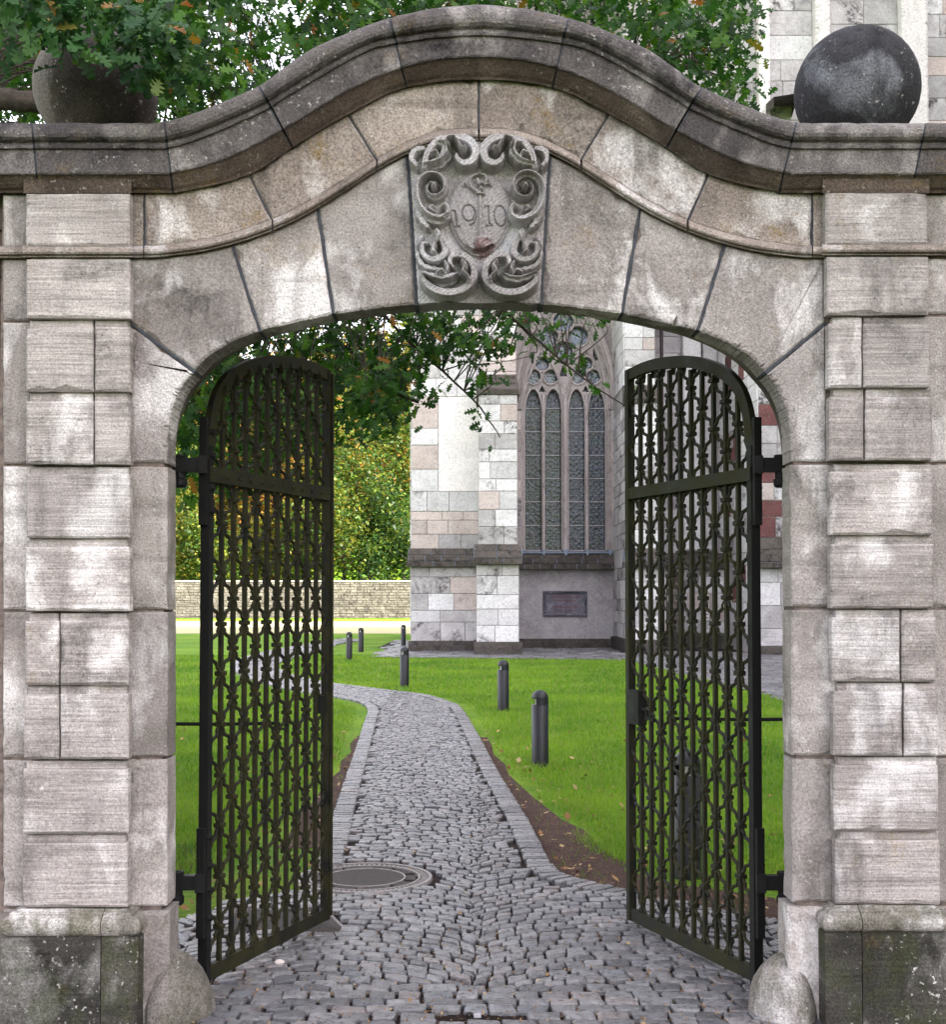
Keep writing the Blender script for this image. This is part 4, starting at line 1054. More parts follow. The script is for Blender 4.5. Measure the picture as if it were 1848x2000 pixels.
# rectangular cover under the left leaf
sq = thing('access_cover', 'rectangular brown iron access cover with studded edge under the left gate leaf', 'access cover', (*GR(560,1800), 0))
SQa = np.array(SQ); cen = SQa.mean(0)
def prism(pts, z0, z1, name, mat, parent):
    n = len(pts); V = [(p[0], p[1], z0) for p in pts]+[(p[0], p[1], z1) for p in pts]
    return mesh(name, V, [tuple(range(n-1, -1, -1)), tuple(range(n, 2*n))]+[(i, (i+1) % n, n+(i+1) % n, n+i) for i in range(n)], mat, parent)
prism(SQa, -0.02, -0.004, 'frame', M['gap'], sq); prism(cen+(SQa-cen)*0.93, -0.01, 0.004, 'lid', M['cast'], sq)
q = MB()
for i in range(4):
    a, b = cen+(SQa[i]-cen)*0.965, cen+(SQa[(i+1) % 4]-cen)*0.965; L = np.linalg.norm(b-a); m = int(L/0.024); t = (b-a)/L; nn = np.array([-t[1], t[0]])
    for k in range(m):
        p = a+(b-a)*(k+0.5)/m; qd = [p-t*0.006-nn*0.009, p+t*0.006-nn*0.009, p+t*0.006+nn*0.009, p-t*0.006+nn*0.009]
        V = [(u[0], u[1], 0.003) for u in qd]+[(u[0], u[1], -0.006) for u in qd]; q.add(V, [(0,1,2,3),(0,4,5,1),(1,5,6,2),(2,6,7,3),(3,7,4,0)])
q.make('studs', M['cast_rim'], sq, kind='stuff')
# gate stop in a gap of the setts
q = MB(); gx_, gy_ = 0.0, 5.07
gs = thing('gate_stop', 'small iron gate stop sunk in a gap between the cobbles', 'gate stop', (gx_, gy_, 0))
MB().box(gx_-0.025, gx_-0.003, gy_-0.012, gy_+0.012, -0.03, 0.006).make('lug', M['iron_dark'], gs); MB().box(gx_+0.003, gx_+0.032, gy_-0.010, gy_+0.010, -0.03, 0.004).make('lug', M['bar'], gs)
MB().box(gx_-0.1, gx_+0.1, gy_-0.04, gy_+0.04, -0.04, -0.009).make('socket', M['joint_soil'], gs)
# one loose pebble
import bmesh
def pebble(px, py, r, label):
    bm = bmesh.new(); bmesh.ops.create_icosphere(bm, subdivisions=2, radius=r); x, y = GR(px, py)
    for v in bm.verts: v.co = Vector((v.co.x*1.2, v.co.y, v.co.z*0.7))*(1+RNG.normal(0, 0.06))+Vector((x, y, 0.008+r*0.5))
    me = bpy.data.meshes.new('pebble'); bm.to_mesh(me); bm.free(); me.materials.append(M['pebble']); o = link('pebble', me); tag(o, label, 'pebble')
pebble(546, 1886, 0.019, 'small pale pebble lying on the cobbles beside the left guard stone')

# ------------------------------------------------------------------ bollard lights
def bollard():
    g = thing('bollard_light', 'x', 'bollard', (0, 0, 0), 'dark bollard lights along the path'); LOCAL.add(g.name)
    r = 0.085
    MB().lathe([(r,-0.03),(r,0.585),(r-0.004,0.588),(r-0.004,0.592),(r*0.5,0.592)], 32).make('post', M['bollard'], g, True)
    MB().lathe([(r*0.55,0.585),(r*0.55,0.68)], 16).make('lamp', M['lamp'], g, True)
    q = MB(); a0, a1 = R(255), R(255+285-45)
    a0 = R(-120); a1 = R(125)
    q.lathe([(r,0.592),(r,0.652)], 26, (0,0,0), a0, a1); q.lathe([(r-0.008,0.652),(r-0.008,0.592)], 26, (0,0,0), a0, a1)
    prof = [(r-0.01,0.652),(r,0.652)]+[(r*math.cos(t), 0.658+r*0.92*math.sin(t)) for t in np.linspace(0, 1.5, 9)]+[(0.001,0.737)]
    q.lathe(prof, 32); q.make('hood', M['bollard'], g, True)
    return g
BL = [((1055,1492),'second nearest dark bollard light on the lawn, right of the path'),
      ((983,1386),'dark bollard light on the lawn, the third one from the gate on the right side'),
      ((790,1340),'dark bollard light standing where the path bends left'),
      ((682,1287),'dark bollard light beside the far bend, nearest to the left gate leaf edge'),
      ((705,1272),'small far bollard light just right behind another one at the far bend'),
      ((788,1261),'small far bollard light beside the church corner on the paving'),
      ((644,1306),'dark bollard light mostly hidden by the free edge of the left gate leaf'),
      ((1343,1706),'nearest bollard light, seen bluish through the bars of the right gate leaf')]
b0 = bollard()
for i, (p, lab) in enumerate(BL):
    if i == 0: b = b0
    else:
        b = b0.copy(); COL.objects.link(b)
        for ch in list(b0.children):
            c = ch.copy(); COL.objects.link(c); c.parent = b
    x, y = GR(*p); b.location = (x, y, 0); b['label'] = lab; b.rotation_euler = (0, 0, 0.15*i)

# ------------------------------------------------------------------ the church
ch = thing('church', 'pale stone gothic church with tall traceried window and stepped buttresses behind the lawn', 'church', (2.0, 42.0, 0))
stones = []     # (size, builder args)
def face_stones(o, u, L, z0, z1, mats, wts, hr=(0.24,0.52), wr_=(0.45,1.25), gap=0.008, proud=0.035, bigs=None, dep=0.05, seen=1.0):
    """ashlar on a vertical face: o=(x,y) start, u = unit direction, outward normal to the right-hand side of u turned towards the camera"""
    u = np.array(u, float); n = np.array([u[1], -u[0]]); o = np.array(o, float); z = z0
    while z < z1-0.02:
        h = min(hr[0]+RNG.random()*(hr[1]-hr[0]), z1-z)
        if z1-(z+h) < 0.15: h = z1-z
        s = 0.0
        while s < L-0.01:
            wd = wr_[0]+RNG.random()*(wr_[1]-wr_[0])
            if s == 0: wd *= 0.5+RNG.random()*0.6
            if L-(s+wd) < wr_[0]*0.6: wd = L-s
            m = RNG.choice(len(mats), p=np.array(wts)/sum(wts)); pr = proud+RNG.normal(0, 0.003)
            a = o+u*(s+gap); b = o+u*(s+wd-gap); bv = 0.012
            q = []
            for zz_, (p0, p1) in ((z+gap, (a, b)), (z+h-gap, (a, b))): pass
            V = [(*(a+u*bv+n*pr), z+gap+bv), (*(b-u*bv+n*pr), z+gap+bv), (*(b-u*bv+n*pr), z+h-gap-bv), (*(a+u*bv+n*pr), z+h-gap-bv),
                 (*(a+n*(pr-bv)), z+gap), (*(b+n*(pr-bv)), z+gap), (*(b+n*(pr-bv)), z+h-gap), (*(a+n*(pr-bv)), z+h-gap),
                 (*(a-n*0.01), z+gap), (*(b-n*0.01), z+gap), (*(b-n*0.01), z+h-gap), (*(a-n*0.01), z+h-gap)]
            Fc = [(0,1,2,3),(0,4,5,1),(1,5,6,2),(2,6,7,3),(3,7,4,0),(4,8,9,5),(5,9,10,6),(6,10,11,7),(7,11,8,4)]
            stones.append((wd*h*seen, V, Fc, mats[m])); s += wd
        z += h
def fbox(name, x0, x1, y0, y1, z0, z1, mat, par=None): return MB().box(x0, x1, y0, y1, z0, z1).make(name, mat, par or ch)
def Xat(px, Y): return XZ(px, 1168, Y)[0]
def Zat(py, Y): return XZ(924, py, Y)[1]
YB2, YM, YWN = 37.0, 39.5, 42.0
W_, G_, K_ = M['c_white'], M['c_grey'], M['c_pink']
zs_t, zs_b = Zat(1072, YM), Zat(1105, YM)         # string course
# left mass
xa, xb = Xat(803, YM), Xat(937, YM); zf = 26.0
xw = Xat(1009, YM)
fbox('wall', xa, xw, YM, 58, zs_b, zf, M['c_mortar'])
fbox('wall', xw-0.1, 70, 43.2, 58, 0, zf, M['c_mortar'])
fbox('wall', xa-0.0, xb+0.6, YM-0.05, 58, 0, zs_b, M['c_mortar'])
z_m = Zat(775, YM); z1_ = Zat(960, YM)
face_stones((xa, YM), (1, 0), xb-xa, zs_t, z1_, [W_, K_, G_], [3, 4, 2], (0.26,0.5), (0.5,1.1))
# mid part: lit stone put into the colour as a near-white panel, with quoins
face_stones((xa, YM), (1, 0), 0.85, z1_, z_m, [K_, W_], [3, 1], (0.5,0.8), (0.8,0.9))
MB().box(xa+0.86, xb, YM-0.03, YM, z1_+0.01, z_m-0.01).make('lit_stone_panel', M['c_pale'], ch)
xu = Xat(821, YM)
face_stones((xu if False else xa, YM), (1, 0), xb-xa, z_m, Zat(560, YM), [W_, G_, K_], [5, 2, 1], (0.28,0.6), (0.5,1.2))
face_stones((xa, YM), (1, 0), xw-xa, Zat(560, YM), 24, [W_, G_, K_], [3, 2, 2], (0.5,0.7), (0.9,1.5), seen=0.3)
face_stones((xb, YM), (1, 0), xw-xb, Zat(765, YM), Zat(560, YM), [W_, K_], [2, 2], (0.3,0.5), (0.5,1.1))
face_stones((xa, YM-0.05), (1, 0), xb-xa, Zat(1252, YM), zs_b-0.05, [W_, G_, K_], [5, 3, 1], (0.34,0.62), (0.6,1.5))
face_stones((xa, 58), (0, -1), 18.4, 0.5, 22, [W_, G_], [3, 2], (0.5,0.7), (0.9,1.5), seen=0.05)
# sloping string course, built from rows of dark slabs with pale lead joints
def string_course(x0, x1, Yb, Yf, zt, zb_, ret=False, nseg=0.62, retl=0.35):
    rows = 2; d = Yb-Yf
    core = MB()
    core.loft([[(x0, Yb+0.1, zb_-0.02), (x1, Yb+0.1, zb_-0.02)], [(x0, Yf+0.01, zb_-0.02), (x1, Yf+0.01, zb_-0.02)], [(x0, Yf+0.01, zb_+0.12), (x1, Yf+0.01, zb_+0.12)], [(x0, Yb+0.012, zt), (x1, Yb+0.012, zt)], [(x0, Yb+0.1, zt), (x1, Yb+0.1, zt)]]).make('string_course_bed', M['lead_joint'], ch)
    for r in range(rows+1):
        s = x0-(0.05 if r == 0 else 0)
        while s < x1-0.01:
            wd = nseg*(0.6+RNG.random()*0.9); 
            if x1-(s+wd) < 0.2: wd = x1-s
            a, b = s+0.012, s+wd-0.012
            if r == 0: q = MB().box(a, b, Yf-0.015, Yb+0.05, zb_-0.03, zb_+0.125)
            else:
                v0, v1 = (r-1)/rows+0.01, r/rows-0.012
                def pp(v, o): return (Yf+(Yb-Yf)*v+(-0.012 if o else 0.03), zb_+0.13+(zt-zb_-0.13)*v+(0.02 if o else -0.02))
                p0, p1, p2, p3 = pp(v0, 1), pp(v1, 1), pp(v1, 0), pp(v0, 0)
                q = MB().loft([[(a,)+p0, (b,)+p0], [(a,)+p1, (b,)+p1], [(a,)+p2, (b,)+p2], [(a,)+p3, (b,)+p3], [(a,)+p0, (b,)+p0]])
            q.make('weathering_slab', M['c_dark'], ch); s += wd
string_course(xa-0.09, xb, YM, YM-0.33, zs_t, zs_b)
# buttress one
bx0, bx1 = Xat(935, YB2), Xat(1011, YB2); bt = Zat(768, YB2)
fbox('buttress', bx0, bx1, YB2, YWN, 0, bt, M['c_mortar'])
def slope_cap(x0, x1, Yf, Yb, z0, z1):
    q = MB().loft([[(x0-0.06, Yb, z1), (x1+0.06, Yb, z1)], [(x0-0.06, Yf-0.08, z0+0.1), (x1+0.06, Yf-0.08, z0+0.1)], [(x0-0.06, Yf-0.08, z0-0.05), (x1+0.06, Yf-0.08, z0-0.05)], [(x0-0.06, Yb, z0-0.05), (x1+0.06, Yb, z0-0.05)]])
    q.make('weathering_slab', M['c_dark'], ch)
slope_cap(bx0, bx1, YB2, YM, bt, bt+1.0)
for k in range(3):
    f = k/3; MB().box(bx0+0.02, bx1-0.02, YB2+(YM-YB2)*f, YB2+(YM-YB2)*f+0.1, bt, bt+0.1+1.0*(f+0.03)).make('weathering_slab', M['c_dark'], ch)
zt2, zb2 = Zat(1064, YB2), Zat(1100, YB2)
face_stones((bx0, YB2), (1, 0), bx1-bx0, zt2, bt-0.05, [W_, G_, K_], [6, 2, 0.5], (0.34,0.62), (0.45,0.9))
face_stones((bx0-0.06, YB2-0.05), (1, 0), bx1-bx0+0.10, Zat(1254, YB2), zb2-0.05, [W_, G_], [4, 2], (0.36,0.62), (0.6,1.0))
fbox('buttress_foot', bx0-0.06, bx1+0.04, YB2-0.05, YWN-0.2, 0, zb2, M['c_mortar'])
string_course(bx0-0.14, bx1+0.12, YB2, YB2-0.33, zt2, zb2, nseg=0.55)
# dark base courses
def base(x0, x1, Yf, Yb, z1):
    MB().loft([[(x0, Yf-0.05, -0.03), (x1, Yf-0.05, -0.03)], [(x0, Yf-0.05, z1-0.14), (x1, Yf-0.05, z1-0.14)], [(x0, Yf-0.02, z1-0.02), (x1, Yf-0.02, z1-0.02)], [(x0, Yf+0.03, z1), (x1, Yf+0.03, z1)], [(x0, Yb, z1), (x1, Yb, z1)], [(x0, Yb, -0.03), (x1, Yb, -0.03)]]).make('base_course', M['c_base'], ch)
base(xa-0.08, bx0, YM-0.12, YM+0.2, Zat(1252, YM)); base(bx0-0.14, bx1+0.14, YB2-0.12, YM, Zat(1254, YB2))
# window bay
wx0, wx1 = Xat(1008, YWN), Xat(1206, YWN)
zsl = Zat(1112, YWN); zwt = Zat(1080, YWN)
fbox('plaster_wall', wx0-0.2, Xat(1214, YWN), YWN, YWN+0.5, 0, Zat(1108, YWN), M['c_plaster'])
base(wx0-0.1, Xat(1216, YWN), YWN-0.12, YWN+0.1, Zat(1247, YWN))
string_course(wx0-0.1, Xat(1214, YWN), YWN, YWN-0.40, Zat(1080, YWN), Zat(1110, YWN), nseg=0.55)
# plaque
pl = thing('wall_plaque', 'framed slate memorial plaque with faded red lettering on the plastered church wall', 'plaque', P(1104, 1204, YWN-0.03))
px0, px1 = Xat(1061, YWN), Xat(1147, YWN); pz0, pz1 = Zat(1204, YWN), Zat(1154, YWN)
fr = 0.10
for (a, b, c_, d) in ((px0, px1, pz1-fr, pz1), (px0, px1, pz0, pz0+fr), (px0, px0+fr, pz0+fr, pz1-fr), (px1-fr, px1, pz0+fr, pz1-fr)):
    MB().slab([(a, c_), (b, c_), (b, d), (a, d)], YWN-0.11, YWN, 0.03, 0.0, 0.0).make('frame', M['plaque'], pl)
MB().box(px0+fr, px1-fr, YWN-0.035, YWN-0.001, pz0+fr, pz1-fr).make('panel', M['plaque'], pl)
def text(body, x, z, size, Y, mat, parent, name='lettering'):
    cu = bpy.data.curves.new(name, 'FONT'); cu.body = body; cu.size = size; cu.align_x = 'CENTER'; cu.extrude = 0.002; cu.resolution_u = 2
    o = bpy.data.objects.new(name, cu); COL.objects.link(o); dg = bpy.context.evaluated_depsgraph_get(); me = bpy.data.meshes.new_from_object(o.evaluated_get(dg)); bpy.data.objects.remove(o)
    me.transform(Matrix.Translation((x, Y, z)) @ Matrix.Rotation(R(90), 4, 'X')); me.materials.clear(); me.materials.append(mat); return link(name, me, parent)
for tx_, zz, sz in (('Gedächtnis Zisterzienser', 0.62, 0.105), ('Maria Altenberg', 0.50, 0.105), ('\u2020 \u00b7 \u2020', 0.40, 0.07), ('der Mönche und Pilger', 0.30, 0.095), ('Anno Domini', 0.17, 0.095)):
    text(tx_, (px0+px1)/2, pz0+zz, sz, YWN-0.038, M['red_paint'], pl)
# tall window -------------------------------------------------------
YG = 42.35
fx = lambda px: Xat(px, YWN); fz = lambda py: Zat(py, YWN)
wall_top = 24.0
fbox('bay_wall', wx0-0.3, fx(1025), YWN, 43.2, fz(1082), wall_top, M['c_tracery']); fbox('bay_wall', fx(1187), fx(1216), YWN, 43.2, fz(1082), wall_top, M['c_tracery'])
# stepped jambs of separate stones
def jamb_col(x0, x1, Y0, Y1, z0, z1, mats, wts):
    z = z0
    while z < z1-0.05:
        h = min(0.55+RNG.random()*0.7, z1-z); m = RNG.choice(len(mats), p=np.array(wts)/sum(wts))
        MB().loft([[(x0, Y0, z+0.006), (x1, Y1, z+0.006)], [(x0, Y0, z+h-0.006), (x1, Y1, z+h-0.006)], [(x0, Y1+0.3, z+h-0.006), (x1, Y1+0.3, z+h-0.006)], [(x0, Y1+0.3, z+0.006), (x1, Y1+0.3, z+0.006)], [(x0, Y0, z+0.006), (x1, Y1, z+0.006)]]).make('jamb_stone', mats[m], win); z += h
win = thing('gothic_window', 'tall four light gothic window with traceried head and leaded dark glass', 'window', P(1105, 1076, YWN))
jamb_col(fx(1008), fx(1018), YWN-0.06, YWN-0.05, fz(1076), fz(560), [M['c_tracery'], M['c_pink'], M['c_grey']], [4, 2, 1])
jamb_col(fx(1018), fx(1027), YWN-0.05, YWN+0.25, fz(1076), fz(640), [M['c_tracery'], M['c_pink']], [4, 2])
jamb_col(fx(1196), fx(1206), YWN-0.05, YWN-0.06, fz(1076), fz(560), [M['c_tracery'], M['c_pink'], M['c_grey']], [4, 2, 1])
# tracery plate from a fine grid: stone wherever no light or foil is cut
foils = [(1042.8,735,14.2),(1077.5,735,14.2),(1060.5,710,13.5),(1131.5,735,14.2),(1160.5,735,14.2),(1146,710,13.5),
         (1072,656,20),(1131,656,20),(1101.6,628,20),(1101.6,685,19)]
lanc = [(1026.5,1059),(1065.5,1098),(1112,1143.5),(1151,1184)]
def lancet_open(x, y, x0, x1, ysp=806, yap=760):
    xm = (x0+x1)/2; hw = (x1-x0)/2
    u = np.abs(x-xm)/hw; yt = yap+(ysp-yap)*np.clip(1-np.sqrt(np.clip(1-u**1.9, 0, 1)), 0, 1)
    return (x > x0) & (x < x1) & (y > yt) & (y < 1074)
gxs = np.arange(1024, 1190, 1.0); gys = np.arange(560, 1077, 1.0); GXX, GYY = np.meshgrid(gxs, gys)
op = np.zeros_like(GXX, bool)
for a, b in lanc: op |= lancet_open(GXX, GYY, a, b)
for a, b, r in foils: op |= np.hypot(GXX-a, GYY-b) < r
def tri(c3):
    A = c3; s = []
    for i in range(3):
        (x1, y1), (x2, y2) = A[i], A[(i+1) % 3]; s.append((x2-x1)*(GYY-y1)-(y2-y1)*(GXX-x1))
    return ((s[0] > 0) & (s[1] > 0) & (s[2] > 0)) | ((s[0] < 0) & (s[1] < 0) & (s[2] < 0))
for c3 in ([(1060,752),(1053,768-3),(1067,765)],[(1146,752),(1139,765),(1153,765)],[(1033,700),(1046,676),(1043,712)],[(1170,700),(1160,676),(1160,712)],[(1101,712),(1093,735),(1110,735)]): op |= tri(c3)
st = ~op
idx = -np.ones(GXX.shape, int); V = []; Fq = []
vx = np.append(gxs, gxs[-1]+1)-0.5; vy = np.append(gys, gys[-1]+1)-0.5
X0 = np.array([fx(v) for v in vx]); Z0 = np.array([fz(v) for v in vy])
nr, nc = st.shape; vid = np.arange((nr+1)*(nc+1)).reshape(nr+1, nc+1); nV = (nr+1)*(nc+1)
VX, VZ = np.meshgrid(X0, Z0)
YT = 42.10; Vf = np.stack([VX, np.full_like(VX, YT), VZ], -1).reshape(-1, 3); Vb = Vf.copy(); Vb[:, 1] = YG+0.02; Vall = np.concatenate([Vf, Vb])
a_, b_, c2_, d_ = vid[:-1,:-1], vid[:-1,1:], vid[1:,1:], vid[1:,:-1]
fl = [np.stack([a_[st], d_[st], c2_[st], b_[st]], -1)]
# walls of the cut openings
hs_ = st[:, :-1] != st[:, 1:]; e0 = vid[:-1,1:-1][hs_]; e1 = vid[1:,1:-1][hs_]; fl.append(np.stack([e0, e1, e1+nV, e0+nV], -1))
vs_ = st[:-1] != st[1:]; e0 = vid[1:-1,:-1][vs_]; e1 = vid[1:-1,1:][vs_]; fl.append(np.stack([e0, e1, e1+nV, e0+nV], -1))
FA = np.concatenate(fl); u_, inv = np.unique(FA.ravel(), return_inverse=True)
npmesh('tracery', Vall[u_], inv.reshape(-1, 4), M['c_tracery'], win)
def ringt(pts_px, rad, Y, name, mat=M['c_tracery'], n=6, closed=False):
    pts = [(fx(x), Y, fz(y)) for x, y in pts_px]
    MB().tube(pts, rad, n, True, 1.0, up=(0, 1, 0)).make(name, mat, win)
for a, b, r in foils: ringt([(a+(r+1.6)*math.cos(t), b+(r+1.6)*math.sin(t)) for t in np.linspace(0, 2*math.pi, 29)], 0.035, YT-0.02, 'foil_moulding')
for a, b in lanc:
    xm = (a+b)/2; hw = (b-a)/2+1.5
    L = []
    for t in np.linspace(-1, 1, 21):
        u = abs(t); L.append((xm+hw*t, 758+(806-758)*(1-math.sqrt(max(0, 1-u**1.9)))))
    ringt([(a-1.5, 1074)]+L+[(b+1.5, 1074)], 0.032, YT-0.02, 'light_moulding')
for xc_, rr_ in ((1062.3, 0.055), (1105.2, 0.085), (1147.3, 0.055)):
    ringt([(xc_, 1074), (xc_, 800), (xc_, 770)], rr_, YT-0.05, 'mullion', n=8)
# sub arches over each pair and the great arch
def garch(x0, x1, ys, ya, rad, Y, name):
    xm = (x0+x1)/2; w_ = (x1-x0); L = []
    Rr = ((ys-ya)**2+(w_/2)**2)/(w_) ; Rr = max(Rr, w_/2)
    c1x = x0+Rr; amax = math.acos(max(-1, min(1, (Rr-w_/2)/Rr)))
    kk = (ys-ya)/(Rr*math.sin(amax))
    for t in np.linspace(0, amax, 14): L.append((c1x-Rr*math.cos(t), ys-Rr*math.sin(t)*kk))
    R2_ = [(2*xm-x, y) for x, y in L[::-1][1:]]
    ringt(L+R2_, rad, Y, name)
garch(1022, 1103, 800, 684, 0.05, YT-0.04, 'sub_arch'); garch(1107, 1188, 800, 684, 0.05, YT-0.04, 'sub_arch')
for k, (o, rd, yy) in enumerate(((0, 0.06, YT-0.05), (4, 0.06, YT-0.16), (9, 0.07, YWN-0.03))): garch(1021-o, 1189+o, 800, 575-o, rd, yy, 'arch_moulding')
garch(1005, 1205, 800, 552, 0.09, YWN-0.07, 'hood_mould')
# glass panels, saddle bars and leading
ybars = [1073, 983-0.0+0, 0]
ybars = [1073, 989.5, 1014.5]
yb_ = [1074, 1030.5*0+1025.5, 983.5, 942.5, 900, 858.5, 817.5, 776, 757]
yb_ = [1074, 1025.8-42.6*0-0, 983.6, 942.5, 900.8, 859.6, 817.4, 776.5, 756]
yb_ = [1073.5, 1026-0, 983.5, 942.5, 900.5, 859, 817, 776, 757]
zb0 = lambda c: (1080+c/2.1733)/1.7992
yb_ = [zb0(1845), zb0(1663), zb0(1480), zb0(1302), zb0(1123), zb0(942), zb0(762), zb0(618)]
for li, (a, b) in enumerate(lanc):
    for r in range(7):
        y1_, y0_ = yb_[r], yb_[r+1]
        V = [(fx(a-1), YG, fz(y1_-0.3)), (fx(b+1), YG, fz(y1_-0.3)), (fx(b+1), YG, fz(y0_+0.3)), (fx(a-1), YG, fz(y0_+0.3))]
        V = [(x, y+RNG.normal(0, 0.004), z) for x, y, z in V]; mid = [(x, y+0.02, z) for x, y, z in V]
        o = mesh('glass_panel', V+mid, [(0,1,2,3),(7,6,5,4),(0,4,5,1),(1,5,6,2),(2,6,7,3),(3,7,4,0)], M['glass_green_refl'] if li < 2 and r < 6 else M['glass'], win)
        q = MB(); W_x = fx(b)-fx(a); xA, xB = fx(a), fx(b); zA, zB = fz(y1_), fz(y0_); t_ = 0.0068
        def line(x0, z0, x1, z1, t=t_): q.tube([(x0, YG-0.012, z0), (x1, YG-0.012, z1)], t, 4, False)
        if r < 6:
            for f in (0.27, 0.5, 0.76): line(xA, zA+(zB-zA)*f, xB, zA+(zB-zA)*f, 0.0058)
            ph = 1
            for f0, f1 in ((0, 0.5), (0.5, 1.0)):
                z0_, z1_2 = zA+(zB-zA)*f0, zA+(zB-zA)*f1; xm = (xA+xB)/2; ww = W_x*0.36
                line(xm-ww, z0_, xm+ww, z1_2); line(xm+ww, z0_, xm-ww, z1_2); zm_ = (z0_+z1_2)/2
                line(xm, z0_, xm-ww, zm_); line(xm, z0_, xm+ww, zm_); line(xm, z1_2, xm-ww, zm_); line(xm, z1_2, xm+ww, zm_)
            line(xA+W_x*0.13, zA, xA+W_x*0.13, zB); line(xB-W_x*0.13, zA, xB-W_x*0.13, zB)
            line((xA+xB)/2, zA, (xA+xB)/2, zB, 0.004)
        else:
            line(xA, zA+(zB-zA)*0.25, xB, zA+(zB-zA)*0.25, 0.0058)
            for f in (0.2, 0.5, 0.8): line(xA+W_x*f, zA, (xA+xB)/2+W_x*(f-0.5)*0.2, zB)
            line(xA, zA, xB, zB*0.5+zA*0.5); line(xB, zA, xA, zB*0.5+zA*0.5)
        q.make('leading', M['lead'], o)
        if r > 0: MB().box(fx(a), fx(b), YG-0.05, YG-0.015, fz(y1_)-0.014, fz(y1_)+0.014).make('saddle_bar', M['bar'], win)
for a, b, r in foils:
    q = [(fx(a+(r+1)*math.cos(t)), YG, fz(b+(r+1)*math.sin(t))) for t in np.linspace(0, 2*math.pi, 20, endpoint=False)]
    o = mesh('glass_foil', q+[(x, y+0.02, z) for x, y, z in q], [tuple(range(19, -1, -1)), tuple(range(20, 40))]+[(i, (i+1) % 20, 20+(i+1) % 20, 20+i) for i in range(20)], M['glass_top'], win)
    q = MB(); cx0, cz0, rw = fx(a), fz(b), fx(a+r)-fx(a)
    for k in range(6):
        g = k*math.pi/3+0.3; q.tube([(cx0+rw*0.25*math.cos(g), YG-0.012, cz0+rw*0.25*math.sin(g)), (cx0+rw*math.cos(g), YG-0.012, cz0+rw*math.sin(g))], 0.0065, 4, False)
    q.tube([(cx0+rw*0.27*math.cos(g), YG-0.012, cz0+rw*0.27*math.sin(g)) for g in np.linspace(0, 6.283, 9)], 0.006, 4, False); q.tube([(cx0+rw*0.62*math.cos(g), YG-0.012, cz0+rw*0.62*math.sin(g)) for g in np.linspace(0, 6.283, 13)], 0.005, 4, False)
    q.make('leading', M['lead'], o)
MB().box(fx(1022), fx(1190), YG+0.03, YG+0.06, fz(1078), fz(560)).make('glass_backing', M['glass'], win)
# lead-dressed sill
MB().loft([[(fx(1016), YWN-0.12, fz(1081)), (fx(1196), YWN-0.12, fz(1081))], [(fx(1016), YWN-0.12, fz(1078)), (fx(1196), YWN-0.12, fz(1078))], [(fx(1019), YG, fz(1073)), (fx(1192), YG, fz(1073))], [(fx(1019), YG, fz(1081)), (fx(1192), YG, fz(1081))]]).make('sill', M['lead_joint'], win)
for xc_, r_ in ((1062.3, 0.1), (1105.2, 0.16), (1147.3, 0.1), (1020, 0.12), (1192, 0.12)):
    MB().loft([[(fx(xc_)-r_, YWN+0.2, fz(1074)), (fx(xc_)+r_, YWN+0.2, fz(1074))], [(fx(xc_)-r_*0.6, YT-0.2, fz(1074)), (fx(xc_)+r_*0.6, YT-0.2, fz(1074))], [(fx(xc_)-0.02, YWN-0.16, fz(1085)), (fx(xc_)+0.02, YWN-0.16, fz(1085))], [(fx(xc_)-0.02, YWN+0.2, fz(1085)), (fx(xc_)+0.02, YWN+0.2, fz(1085))]]).make('mullion_foot', M['lead_joint'], win)
# buttress two
cx0, cx1 = 4.69, Xat(1288, 38.2); YC = 38.2
fbox('buttress', cx0, cx1, YC, YWN+1, 0, Zat(785, YC), M['c_mortar']); fbox('buttress', cx0, cx1, YC+0.7, YWN+1, Zat(785, YC)-0.1, wall_top, M['c_mortar'])
slope_cap(cx0, cx1, YC, YC+0.75, Zat(785, YC), Zat(745, YC)); 
face_stones((cx0, YC), (1, 0), cx1-cx0, Zat(1072, YC), Zat(787, YC), [W_, G_], [4, 3], (0.34,0.6), (0.5,1.1)); face_stones((cx0, YC+0.7), (1, 0), cx1-cx0, Zat(745, YC), Zat(540, YC), [W_, G_, K_], [4, 2, 1], (0.34,0.6), (0.5,1.1))
face_stones((cx0, YC), (1, 0), cx1-cx0, Zat(1250, YC), Zat(1112, YC), [W_, G_], [4, 3], (0.34,0.6), (0.5,1.1))
face_stones((cx0, YWN), (0, -1), YWN-YC, 0.4, Zat(787, YC), [W_, G_], [5, 2], (0.34,0.6), (0.8,1.5))
face_stones((cx0, YWN), (0, -1), YWN-YC-0.7, Zat(745, YC), Zat(540, YC), [W_, G_], [5, 1], (0.34,0.6), (0.8,1.5))
string_course(cx0-0.14, cx1+0.1, YC, YC-0.33, Zat(1070, YC), Zat(1106, YC), nseg=0.5); base(cx0-0.12, cx1+0.1, YC-0.12, YWN, Zat(1250, YC))
